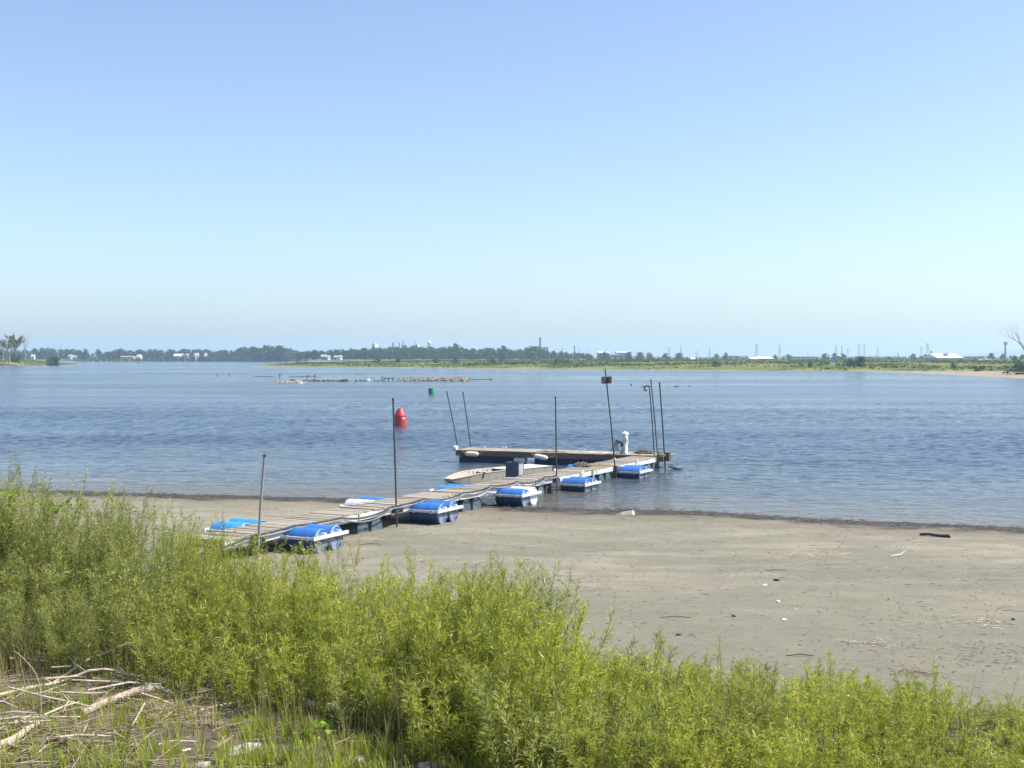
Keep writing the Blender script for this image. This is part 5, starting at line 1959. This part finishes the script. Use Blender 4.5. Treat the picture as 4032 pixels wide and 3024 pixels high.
ground_wood('driftwood_branch', 'level pale stick in the middle of the litter', [C1(920, 1390), C1(1320, 1395)], 0.008, 0.008, M_DRIFT, 'driftwood', GD, [.03, .03])
ground_wood('driftwood_branch', 'red brown rod under the crooked log', [C2(200, 760), C2(450, 620), C2(780, 545)], 0.007, 0.006, M_TWIG, 'driftwood', GD, [.03, .05, .06])
ground_wood('driftwood_branch', 'white bone-like stick in front of the twig heap', [C2(580, 890), C2(745, 755)], 0.011, 0.007, M_DRIFT, 'driftwood', GD, [.03, .07])
ground_wood('driftwood_branch', 'leafless grey branch poking out of the tall willows', [(30, 2530), (60, 2500), (110, 2470), (150, 2405)], 0.007, 0.004, M_DRIFT, 'driftwood', GD, [.5, .6, .7, .9])
ground_wood('driftwood_branch', 'bare tan stalk standing in front of the tall willows', [(192, 2480), (203, 2400), (228, 2315)], 0.006, 0.003, M_DRIFT, 'driftwood', GD, [.3, .6, .95])

# arching bare cane
c0 = PG(*C1(488, 1055)); yy = c0.y
pts = [PD(*C1(a, b), yy) for a, b in ((488, 1055), (492, 930), (488, 800), (470, 640), (430, 530), (385, 455), (300, 360), (230, 295), (165, 250))]
tag(MB().tube([q - c0 for q in pts], [.006, .006, .006, .0055, .005, .005, .004, .004, .003], n=6).build('bare_cane', M_DRIFT, None, c0, smooth=True), 'single pale cane arching up beside the litter', 'cane')

# flat pale stones at the bank foot
for lab, sx, sy, s in [('flat tan stone in the low grass below the shaded log', 960, 2955, .22), ('second flat tan stone at the bottom of the bank', 800, 3010, .12), ('tan stone in the low grass under the middle willows', 1385, 2995, .16), ('pale flat stone at the bottom edge under the yellow willows', 1700, 3018, .20), ('small white shell-like stone in the grass', 733, 2953, .05)]:
    p = PG(sx, sy)
    o = link('flat_stone', random.choice(ROCKS).mesh('flat_stone'), M_CREAM if s < .1 else M_ROCK, None, (p.x, p.y, p.z), (0, 0, random.uniform(0, 6)))
    o.scale = (s, s * .8, s * .18)
    tag(o, lab, 'stone', 'stones on the near bank')

# fine litter: twigs and straw nobody could count
def litter(name, label, n, sampler, lmin, lmax, r, m, rise=0.0):
    Vs = []
    for k in range(n):
        x, y = sampler()
        z = gz(x, y)
        a = random.gauss(0.1, 0.9)
        L = random.uniform(lmin, lmax)
        d = np.array([math.cos(a) * L, math.sin(a) * L, random.gauss(0.0, 0.10) * L])
        p = np.array([x, y, z + random.uniform(0.0, 0.03 + rise)])
        s = np.array([-math.sin(a), math.cos(a), 0]) * r
        u = np.array([0, 0, r])
        A, B = p - d / 2, p + d / 2
        C = p + (A - p) * random.uniform(-.3, .3) + np.array([-math.sin(a), math.cos(a), 0]) * random.gauss(0, .09) * L + np.array([0, 0, random.uniform(0, .06) * L])
        Vs.append(np.stack([A - s, A + s, A + u * 1.4, C - s * .9, C + s * .9, C + u * 1.3, B - s * .5, B + s * .5, B + u * .7]))
    V = np.concatenate(Vs)
    b = np.arange(n)[:, None] * 9
    Q = np.concatenate([b + np.array([[0, 3, 5, 2]]), b + np.array([[1, 2, 5, 4]]), b + np.array([[0, 1, 4, 3]]), b + np.array([[3, 6, 8, 5]]), b + np.array([[4, 5, 8, 7]]), b + np.array([[3, 4, 7, 6]])])
    o = link(name, np_mesh(name, V, Q), m)
    return tag(o, label, None, None, 'stuff')


def from_px(xa, xb, ya, yb, clump_off=0.0):
    n = 6000
    sx = rng.uniform(xa, xb, n); sy = rng.uniform(ya, yb, n)
    dx = (sx * K - 512) / FPX; dz = -(sy * K - 384) / FPX
    dy = math.cos(PITCH) + dz * math.sin(PITCH); dzz = -math.sin(PITCH) + dz * math.cos(PITCH)
    z = np.full(n, 1.0)
    for _ in range(30):
        t = (z - CAM_Z) / dzz
        z = 0.5 * z + 0.5 * ground(dx * t, dy * t)
    X, Y = dx * t, dy * t
    keep = vnoise(X * 1.5, Y * 1.5, 77) + 0.5 * vnoise(X * 5, Y * 5, 78) > rng.normal(-0.05 - clump_off, 0.12, n)
    X, Y = X[keep], Y[keep]
    it = [0]
    def f():
        it[0] = (it[0] + 1) % len(X)
        return float(X[it[0]]), float(Y[it[0]])
    return f


litter('twig_litter', 'matted brown twigs washed together beside the crooked log', 520, from_px(560, 1020, 2765, 2870), 0.12, 0.5, 0.004, M_TWIG)
litter('straw_litter', 'dry straw and small sticks strewn over the near bank', 950, from_px(-60, 1000, 2640, 3060), 0.05, 0.4, 0.0035, M_STRAW, 0.02)
litter('straw_litter', 'dry dark stalks lying under the tall willows', 300, from_px(-60, 900, 2500, 2720), 0.1, 0.4, 0.004, M_TWIG)
litter('straw_litter', 'dry stalks lying under the low willows', 220, from_px(900, 4100, 2850, 3060), 0.06, 0.3, 0.004, M_TWIG)

litter('driftwood_litter', 'tangle of dead sticks washed up along the near bank', 110, from_px(-60, 980, 2660, 3040), 0.25, 0.9, 0.0065, M_STRAW, 0.06)
litter('driftwood_litter', 'heaped bleached sticks around the crooked log', 42, from_px(-60, 640, 2600, 2960), 0.3, 0.9, 0.014, M_DRIFT, 0.13)
litter('driftwood_litter', 'dark dead sticks jammed under the willows', 160, from_px(-60, 1500, 2600, 2960), 0.3, 1.0, 0.008, M_DRIFTDARK, 0.06)

# flotsam on the open beach
def beach_pt():
    while True:
        x, y = random.uniform(-8, 14), random.uniform(13, 37)
        s = float(shore_dist(x, y))
        if s > 1.0 and abs(x) < .45 * y: return x, y


litter('beach_debris', 'small dark wood chips scattered over the beach', 170, beach_pt, 0.03, 0.16, 0.008, M_DRIFTDARK)
litter('beach_debris', 'crumbs of dry mud peppered over the beach', 2600, beach_pt, 0.02, 0.07, 0.007, M_CRUMB)
litter('beach_debris', 'pale straw bits scattered over the beach', 110, beach_pt, 0.04, 0.2, 0.006, M_DRIFT)


def patch(cx, cy, rx, ry):
    p0 = PG(cx, cy)
    def f():
        return p0.x + random.gauss(0, rx), p0.y + random.gauss(0, ry)
    return f


litter('beach_debris', 'pale dry weed patches on the upper beach', 200, patch(3900, 2580, 0.9, 0.5), 0.03, 0.12, 0.006, M_CRUMB)
litter('beach_debris', 'dry weed wisps on the beach before the warehouse line', 60, patch(3820, 2450, 0.5, 0.25), 0.05, 0.2, 0.007, M_DRIFT)
litter('beach_debris', 'small dry weed patch on the middle beach', 36, patch(3440, 2540, 0.25, 0.2), 0.05, 0.2, 0.006, M_DRIFT)
litter('beach_debris', 'pale reed wisps on the beach above the middle willows', 60, patch(2290, 2320, 0.5, 0.12), 0.05, 0.3, 0.004, M_DRIFT)
litter('beach_debris', 'pale weed spot in the middle of the beach', 70, patch(3140, 2185, 0.5, 0.25), 0.05, 0.25, 0.005, M_DRIFT)
litter('beach_debris', 'pinkish dry grass tuft at the willow edge', 70, patch(3590, 2650, 0.16, 0.12), 0.05, 0.2, 0.006, M_STRAW)


def shore_sampler():
    while True:
        x = random.uniform(-16, 14)
        y = float(np.interp(x, SHX, SHY)) - random.uniform(-0.2, 1.3)
        return x, y


litter('wrack_debris', 'dark weed and sticks along the water line', 900, shore_sampler, 0.05, 0.3, 0.010, M_ROCKDARK)

GF = 'single pieces of flotsam on the beach'
p0 = PG(3622, 2108); p1 = PG(3738, 2117)
b = MB()
d = p1 - p0
b.tube([(0, 0, .03), tuple(d * .3 + Vector((0, 0, .05))), tuple(d * .7 + Vector((0, 0, .03))), tuple(d + Vector((0, 0, .04)))], [.03, .035, .035, .045], n=8)
b.tube([tuple(d * .96), tuple(d * 1.02 + Vector((0, -.05, .06)))], [.035, .03], n=6)
tag(b.build('stranded_branch', M_STEEL, None, p0, smooth=True), 'dark branch stranded near the water line of the beach', 'branch', GF)
p = PG(2462, 2026)
b = MB()
b.add([(-.72, -.1, .0), (-.3, -.16, 0), (.5, -.16, 0), (.68, -.05, 0), (.66, .12, 0), (-.2, .14, 0), (-.6, -.1, .03), (-.28, -.13, .10), (.48, -.13, .15), (.62, -.04, .12), (.6, .1, .12), (-.18, .11, .08)],
      [(0, 1, 7, 6), (1, 2, 8, 7), (2, 3, 9, 8), (3, 4, 10, 9), (4, 5, 11, 10), (5, 0, 6, 11), (6, 7, 11), (7, 8, 10, 11), (8, 9, 10)])
b.v = [(x * 0.4, y * 0.7, z * 0.9) for x, y, z in b.v]
tag(b.build('foam_slab', M_CREAM, None, p), 'white foam slab stranded on the wet edge of the beach', 'debris', GF)
p = PG(3565, 2190)
b = MB()
b.tube([(-.35, -.1, .02), (-.1, -.02, .05), (0, .02, .12), (.06, .04, .26)], [.012, .014, .02, .008], n=6)
tag(b.build('white_twig', M_WHITE, None, p, smooth=True), 'small curved white twig upright on the beach', 'twig', GF)
for lab, sx, sy, s, m in [('white pebble with dark shadow on the middle beach', 3063, 2371, .045, M_WHITE), ('white pebble higher up the middle beach', 3012, 2306, .04, M_WHITE), ('small dark stone on the middle beach', 3056, 2286, .05, M_STEEL), ('white scrap on the beach near the willows', 3088, 2442, .03, M_WHITE),
                          ('dark stone among the first willows', 2672, 2502, .035, M_STEEL), ('dark stone on the beach before the willow tip', 2890, 2428, .035, M_STEEL), ('dark chip on the beach below the foam slab', 2245, 2349, .035, M_STEEL), ('dark chip near the dark branch of the beach', 3990, 2440, .035, M_STEEL), ('dark wet stone near the willow gap', 3612, 2698, .035, M_STEEL)]:
    p = PG(sx, sy)
    o = link('pebble', random.choice(ROCKS).mesh('pebble'), m, None, (p.x, p.y, p.z + .01), (0, 0, random.uniform(0, 6)))
    o.scale = (s * 1.5, s, s * .7)
    tag(o, lab, 'stone', GF)
for lab, sx, sy, L in [('thin dark stick lying on the middle beach', 3055, 2249, .45), ('dark twig on the beach beside the willow tip', 2660, 2433, .5), ('dark twig lying just above the low willows', 3150, 2584, .4), ('dark twig on the sand behind the low dock willows', 1460, 2145, .5)]:
    p = PG(sx, sy)
    b = MB()
    b.tube([(-L / 2, 0, .012), (0, .02, .03), (L / 2, -.02, .012)], [.008, .011, .006], n=6)
    tag(b.build('beach_stick', M_DRIFTDARK, None, p, (0, 0, random.uniform(-.1, .2)), smooth=True), lab, 'stick', GF)


# ------------------------------------------------------------------ willows of the near bank
def willow(h, n_stems, rad, seed, lmin=0.05, lmax=0.10, dens=62, bare=0.14):
    r = np.random.default_rng(seed)
    sm = MB()
    B, D, L_, T = [], [], [], []
    for s in range(n_stems):
        a = r.random() * 6.283
        q = rad * math.sqrt(r.random())
        x0, y0 = q * math.cos(a) * 0.75, q * math.sin(a) * 0.75
        hh = h * (0.45 + 0.55 * r.random())
        out = 0.14 * hh * r.random() + q * 0.25
        ba = a + r.normal() * 0.8
        bend = np.array([math.cos(ba) * out, math.sin(ba) * out, 0])
        K_ = 6
        pts = []
        for k in range(K_ + 1):
            f = k / K_
            pts.append(np.array([x0, y0, -0.05]) + bend * f ** 1.7 + np.array([0, 0, hh * f]) + r.normal(size=3) * 0.008 * hh * (0 < k))
        sm.tube([tuple(p) for p in pts], [0.0055 * (1 - 0.75 * k / K_) * (0.7 + 0.3 * h) for k in range(K_ + 1)], n=4, cap=False)
        yel = np.clip(r.normal(0.42, 0.17), 0, 1)

        def leaves(p0, p1, n, spread, tint):
            for k in range(n):
                f = (k + r.random()) / n
                base = p0 + (p1 - p0) * f
                ax = (p1 - p0) / (np.linalg.norm(p1 - p0) + 1e-9)
                rd = r.normal(size=3); rd -= ax * rd.dot(ax); rd /= np.linalg.norm(rd) + 1e-9
                el = spread * (0.75 + 0.5 * r.random())
                d = rd * math.sin(el) + ax * math.cos(el)
                B.append(base); D.append(d); L_.append(lmin + (lmax - lmin) * r.random()); T.append(np.clip(tint + r.normal() * 0.16, 0, 1))

        for k in range(K_):
            f = (k + 0.5) / K_
            if f < bare: continue
            seg = np.linalg.norm(pts[k + 1] - pts[k])
            leaves(pts[k], pts[k + 1], max(2, int(seg * dens)), 0.95 - 0.35 * f, yel + 0.22 * (f - 0.5))
            # side shoots
            for j in range(2 if f > 0.3 else 1):
                if r.random() < 0.85:
                    p0 = pts[k] + (pts[k + 1] - pts[k]) * r.random()
                    d = r.normal(size=3); d[2] = abs(d[2]) + 1.1
                    d /= np.linalg.norm(d)
                    ll = hh * (0.12 + 0.16 * r.random()) * (1.15 - f * 0.6)
                    p1 = p0 + d * ll
                    sm.tube([tuple(p0), tuple(p1)], [0.0022, 0.001], n=3, cap=False)
                    leaves(p0, p1, max(4, int(ll * dens * 1.1)), 0.75, yel + 0.15 * (f - 0.4) + 0.08)
    B = np.array(B); D = np.array(D); L_ = np.array(L_)[:, None]; T = np.array(T)
    n = len(B)
    sd = np.cross(D, r.normal(size=(n, 3))); sd /= np.linalg.norm(sd, axis=1, keepdims=True) + 1e-9
    wv = 0.0030 + 0.0022 * r.random((n, 1))
    droop = np.array([0, 0, -1.0]) * L_ * (0.08 + 0.22 * r.random((n, 1)))
    mid = B + D * L_ * 0.45 + droop * 0.15
    tip = B + D * L_ + droop
    V = np.stack([B, mid - sd * wv, tip, mid + sd * wv], 1).reshape(-1, 3)
    fm = np_mesh('foliage', V, np.arange(4 * n).reshape(n, 4), tint=T)
    st_ = sm.mesh('stem', False)
    st_.materials.append(M_STEM)
    return fm, st_


WL = {}
for cls, h, ns, rad in (('low', 0.75, 20, 0.42), ('mid', 1.25, 26, 0.48), ('tall', 1.85, 30, 0.55)):
    WL[cls] = []
    for k in range(4):
        fm, st_ = willow(h, ns, rad, 100 + k + len(cls) * 10, dens={'low': 105, 'mid': 92, 'tall': 80}[cls])
        fm.materials.append(M_LEAF)
        fb = fm.copy(); fb.materials.clear(); fb.materials.append(M_LEAFBLUE)
        WL[cls].append((fm, st_, h, fb))

SIL = [(-300, 1040), (0, 1040), (40, 1020), (80, 1003), (120, 1030), (150, 1062), (200, 1064), (260, 1066), (330, 1078), (380, 1100), (430, 1128), (480, 1160), (550, 1184), (620, 1196), (700, 1212), (760, 1195), (800, 1215), (850, 1240), (900, 1262), (960, 1250),
       (1000, 1243), (1060, 1238), (1150, 1248), (1185, 1275), (1205, 1335), (1235, 1380), (1300, 1368), (1400, 1375), (1500, 1398), (1600, 1392), (1700, 1408), (1780, 1418), (1850, 1436), (1950, 1462), (2020, 1446), (2100, 1476), (2212, 1500), (2600, 1540)]
SIX = np.array([p[0] for p in SIL], float) * 4032 / 2212
SIYY = np.array([p[1] for p in SIL], float) * 4032 / 2212
# front limit of the thicket: photo x, photo y of the feet
FRX = np.array([-300, 0, 300, 700, 1000, 1300, 1600, 1900, 2100, 2600, 4400], float)
FRY = np.array([2640, 2640, 2665, 2735, 2795, 2862, 2925, 3015, 3090, 3140, 3140], float)

COLS = [(-60, 'the dark conifer-like bush'), (100, 'the tall leafless spit tree'), (275, 'the bright gabled cottage'), (430, 'the dark tree by the beige shed'), (590, 'the round tree behind the cottage'), (750, 'the half hidden white house'),
        (900, 'the second short river stake'), (1035, 'the grey shore-end pole'), (1190, 'the small rock heap'), (1350, 'the line of sunk stones'), (1475, 'the white block tower'), (1590, 'the red buoy'), (1715, 'the green buoy'),
        (1840, 'the upright pole of the pier tip'), (1970, 'the twin dark crown'), (2110, 'the grey elevator'), (2250, 'the slim solitary chimney'), (2385, 'the pole with the box'), (2520, 'the close pair of poles'), (2650, 'the stout pylon'),
        (2800, 'the slender pylon by the bare tree'), (2950, 'the white roofed sheds'), (3090, 'the solitary pylon'), (3240, 'the first tree behind the blue sign'), (3385, 'the twin armed pylons'), (3540, 'the dark roofed shed'), (3680, 'the stranded branch'),
        (3830, 'the lavender warehouse'), (3970, 'the slim antenna mast'), (4110, 'the big bare tree')]
ROWN = ['front row', 'second row', 'third row', 'fourth row', 'rear row']
random.seed(11)
n_w = 0
for ci, (sx, anchor) in enumerate(COLS):
    fy = float(np.interp(sx, FRX, FRY))
    front = PG(sx, fy)
    d0 = front.y
    depth = float(np.interp(sx, [0, 900, 1900, 2300, 4032], [3.6, 3.8, 3.0, 3.3, 3.6]))
    rows = 5
    for r_ in range(rows):
        f = r_ / (rows - 1)
        yy = d0 + 0.15 + depth * f + random.uniform(-.22, .22)
        px = sx + random.uniform(-60, 60)
        xx = (px * K - 512) / FPX * yy
        z = gz(xx, yy)
        topy = float(np.interp(px, SIX, SIYY))
        ztop = PD(px, topy, yy).z
        full = ztop - z
        # rear rows reach the outline of the thicket; front rows stay lower
        h = full * {0: 0.55, 1: 0.74, 2: 0.92, 3: 1.05, 4: 1.08}[r_] * float(np.interp(px, [0, 150, 700, 1100, 1700, 1850, 2100, 2200], [0.92, 0.92, 0.95, 1.0, 1.0, 1.03, 1.0, 0.9])) * random.uniform(0.9, 1.05)
        if sx > 2150: h = min(h, full * random.uniform(0.72, 1.06))
        lim = {0: 1.0, 1: 1.4, 2: 2.0, 3: 2.6, 4: 2.8}[r_]
        h = max(0.35, min(h, lim))
        if r_ == 4 and full < 0.45: continue
        if r_ in (1, 2, 3) and random.random() < 0.10: continue
        cls = 'low' if h < 0.98 else ('mid' if h < 1.5 else 'tall')
        fm, st_, h0, fb = random.choice(WL[cls])
        size = 'low' if h < 0.75 else 'waist-high' if h < 1.2 else 'tall' if h < 1.8 else 'very tall'
        t = thing('willow_shrub', f'{size} willow shrub, {ROWN[r_]} of thicket, below {anchor}', 'shrub', (xx, yy, z), random.uniform(0, 6.28), 'willow thicket on the near bank')
        s = h / h0
        ws = max(s, 0.85) * random.uniform(0.82, 1.15)
        t.scale = (ws, ws, s)
        link('foliage', fb if (sx < 700 or random.random() < 0.15) else fm, None, t)
        link('stem', st_, None, t)
        n_w += 1
# fuller clumps that make the outline: the rounded bush by the spit and the peak before the beach
for lab, sx, syt, dd, cls in [
    ('dense rounded willow clump at the very edge below the spit', -30, 1890, 2.6, 'tall'),
    ('highest rounded willow clump below the tall leafless spit tree', 70, 1836, 2.9, 'tall'),
    ('dense willow clump just inside the highest one', 165, 1862, 2.6, 'tall'),
    ('full willow clump below the bright gabled cottage, behind the rest', 270, 1935, 2.9, 'tall'),
    ('full willow clump between cottage and beige shed columns', 400, 1950, 2.9, 'tall'),
    ('full bushy willow below the round tree behind the cottage', 560, 1975, 3.0, 'tall'),
    ('outer bushy willow at the start of the middle peak', 1740, 2345, 1.6, 'mid'),
    ('bushy willow on the rise of the middle peak', 1820, 2300, 1.4, 'mid'),
    ('bushy willow at the top of the middle peak', 1905, 2275, 1.3, 'mid'),
    ('second bushy willow at the top of the middle peak', 1990, 2270, 1.4, 'mid'),
    ('last bushy willow before the drop of the middle peak', 2065, 2300, 1.2, 'mid'),
    ('low front willow under the middle peak', 2040, 2480, 0.5, 'mid'),
]:
    d0 = PG(sx, float(np.interp(sx, FRX, FRY))).y
    yy = d0 + dd
    xx = (sx * K - 512) / FPX * yy
    z = gz(xx, yy)
    h = (PD(sx, syt, yy).z - z) * 1.04
    fm, st_, h0, fb = random.choice(WL[cls])
    t = thing('willow_shrub', lab, 'shrub', (xx, yy, z), random.uniform(0, 6.28), 'willow thicket on the near bank')
    t.scale = (1.0, 1.0, h / h0)
    link('foliage', fb if sx < 700 else fm, None, t)
    link('stem', st_, None, t)
# single sprigs that stand out
for lab, sx, syt, syb, cls in [('single thin willow sprig in front of the first barrels', 1400, 2060, 2230, 'low'), ('small willow sprig on the sand beside the shoreward outrigger', 1360, 2140, 2260, 'low'),
                               ('spindly yellow willow sprig on the open sand edge', 3280, 2480, 2700, 'low'), ('lone upright willow sprig above the low thicket edge', 3690, 2545, 2760, 'low'), ('thin reddish willow sprig before the middle beach', 2610, 2400, 2620, 'low'), ('pale willow sprig at the tip of the low thicket', 2835, 2430, 2640, 'low')]:
    p = PG(sx, syb)
    h = PD(sx, syt, p.y).z - p.z
    fm, st_ = willow(1.0, 3, 0.10, len(lab))
    fm.materials.append(M_LEAF)
    t = thing('willow_sprig', lab, 'shrub', p, 0, 'willow sprigs')
    t.scale = (max(h, .6), max(h, .6), h)
    link('foliage', fm, None, t); link('stem', st_, None, t)

# round-leaved vines climbing in the willows
def vine(label, sx, sy, dist, n, spread, size):
    c = PD(sx, sy, dist)
    t = thing('vine', label, 'vine', c, 0, 'round-leaved vines')
    st_ = MB()
    r = np.random.default_rng(int(sx))
    Vs, T, Qs, off = [], [], [], 0
    pts = [Vector((-spread, 0, -spread * .6))]
    for k in range(7):
        pts.append(pts[-1] + Vector((spread * .3, r.normal() * .04, spread * .25 * r.normal() + .03)))
    st_.tube(pts, 0.004, n=4, cap=False)
    st_.build('stem', M_STEM, t)
    for k in range(n):
        p = np.array(pts[r.integers(8)]) + r.normal(size=3) * spread * np.array([.35, .3, .35])
        nrm = np.array([r.normal() * .5, -0.4 + r.normal() * .4, 0.8]); nrm /= np.linalg.norm(nrm)
        a = np.cross(nrm, r.normal(size=3)); a /= np.linalg.norm(a); b = np.cross(nrm, a)
        s = size * (0.6 + 0.6 * r.random())
        ang = np.linspace(0, 2 * np.pi, 8, endpoint=False)
        rad = s * np.array([1, .82, .95, .78, .55, .78, .95, .82])
        ring = p + np.cos(ang)[:, None] * rad[:, None] * a + np.sin(ang)[:, None] * rad[:, None] * b
        Vs.append(ring)
        Qs += [(off, off + 1, off + 2, off + 3), (off, off + 3, off + 4, off + 5), (off, off + 5, off + 6, off + 7)]
        T += [r.random()] * 3
        off += 8
    link('foliage', np_mesh('foliage', np.concatenate(Vs), np.array(Qs), tint=T), M_VINE, t)


dv = PG(880, 2700).y
vine('bright round-leaved vine at the foot of the middle willows', 860, 2660, dv + .05, 26, 0.20, 0.036)
vine('small round-leaved vine beside the bright one', 955, 2640, dv + .2, 18, 0.16, 0.034)
vine('round-leaved vine climbing the tallest willows', 255, 1945, PG(100, 2640).y + 2.0, 40, 0.22, 0.038)
vine('yellow green round-leaved vine at the edge of the tall willows', 20, 1975, PG(100, 2640).y + 1.8, 40, 0.20, 0.038)
vine('round-leaved seedlings in the low grass under the shaded log', 1235, 2930, PG(1235, 2950).y, 22, 0.14, 0.03)
vine('small round-leaved sprout by the crooked log end', 290, 2795, PG(290, 2800).y, 12, 0.07, 0.028)
vine('round-leaved vine low among the yellow willows', 2050, 2880, PG(2050, 2950).y + .1, 18, 0.14, 0.032)

# low grass and sprouts over the open bank
def blades(name, label, n, sampler, hmin, hmax, m, tint=(0.35, 0.25), w=0.0035):
    Vs = np.zeros((n, 6, 3)); T = np.zeros(n)
    for k in range(0, n, 6):
        x, y = sampler()
        z = gz(x, y) - 0.01
        tc = np.clip(random.gauss(*tint), 0, 1)
        for j in range(k, min(k + 6, n)):
            a = random.uniform(0, 6.28)
            b_ = a + random.gauss(0, .6)
            h = random.uniform(hmin, hmax)
            le = random.uniform(0.1, 0.6) * h
            b0 = np.array([x + random.gauss(0, .02), y + random.gauss(0, .02), z])
            s = np.array([-math.sin(b_), math.cos(b_), 0]) * w
            o = np.array([math.cos(a), math.sin(a), 0]) * le
            mid = b0 + o * .35 + np.array([0, 0, h * .6]); tip = b0 + o + np.array([0, 0, h])
            Vs[j] = [b0 - s, b0 + s, mid + s * .8, mid - s * .8, tip + s * .12, tip - s * .12]
            T[j] = np.clip(tc + random.gauss(0, .12), 0, 1)
    b = np.arange(n)[:, None] * 6
    Q = np.concatenate([b + np.array([[0, 1, 2, 3]]), b + np.array([[3, 2, 4, 5]])])
    me_ = np_mesh(name, Vs.reshape(-1, 3), Q, tint=np.concatenate([T, T]))
    return tag(link(name, me_, m), label, None, None, 'stuff')


blades('grass', 'short green grass and sprouts between the driftwood', 3600, from_px(-60, 1150, 2620, 3070), 0.04, 0.14, M_GRASS)
blades('grass', 'green willow seedlings standing among the sticks', 3600, from_px(-60, 1250, 2640, 3070, 0.22), 0.09, 0.24, M_LEAF, (0.45, 0.2), 0.0045)
blades('grass', 'green sprouts on the bare strip before the middle willows', 2400, from_px(850, 2000, 2870, 3070, 0.2), 0.06, 0.22, M_LEAF, (0.4, 0.2), 0.0045)
blades('grass', 'dead brown stalks standing among the willows', 420, from_px(-60, 4100, 2800, 3000, 0.3), 0.3, 0.8, M_GRASS, (0.98, 0.05), 0.003)
blades('grass', 'grass fringe at the foot of the low willows', 7000, from_px(1000, 4120, 2860, 3080), 0.06, 0.2, M_GRASS)
blades('grass', 'dry brown stalks standing under the tall willows', 3000, from_px(-60, 900, 2420, 2680), 0.2, 0.7, M_GRASS, (0.95, 0.1), 0.0028)

# ------------------------------------------------------------------ the hazy air
hz = MB().box((0, 4450, 48), (19000, 9700, 102))
hz.v = [(x, y, z) for x, y, z in hz.v]
haze = hz.build('haze', None)
M_HAZE = bpy.data.materials.new('haze')
M_HAZE.use_nodes = True
nt = M_HAZE.node_tree
nt.nodes.remove(nt.nodes['Principled BSDF'])
pv = nd(nt, 'ShaderNodeVolumePrincipled')
pv.inputs['Color'].default_value = (0.62, 0.81, 1.0, 1)
pv.inputs['Density'].default_value = 0.00021
pv.inputs['Anisotropy'].default_value = 0.25
nt.links.new(pv.outputs[0], nt.nodes['Material Output'].inputs['Volume'])
haze.data.materials.append(M_HAZE)
tag(haze, 'thin blue haze over the river and far shore', None, None, 'stuff')
print('willows', n_w)
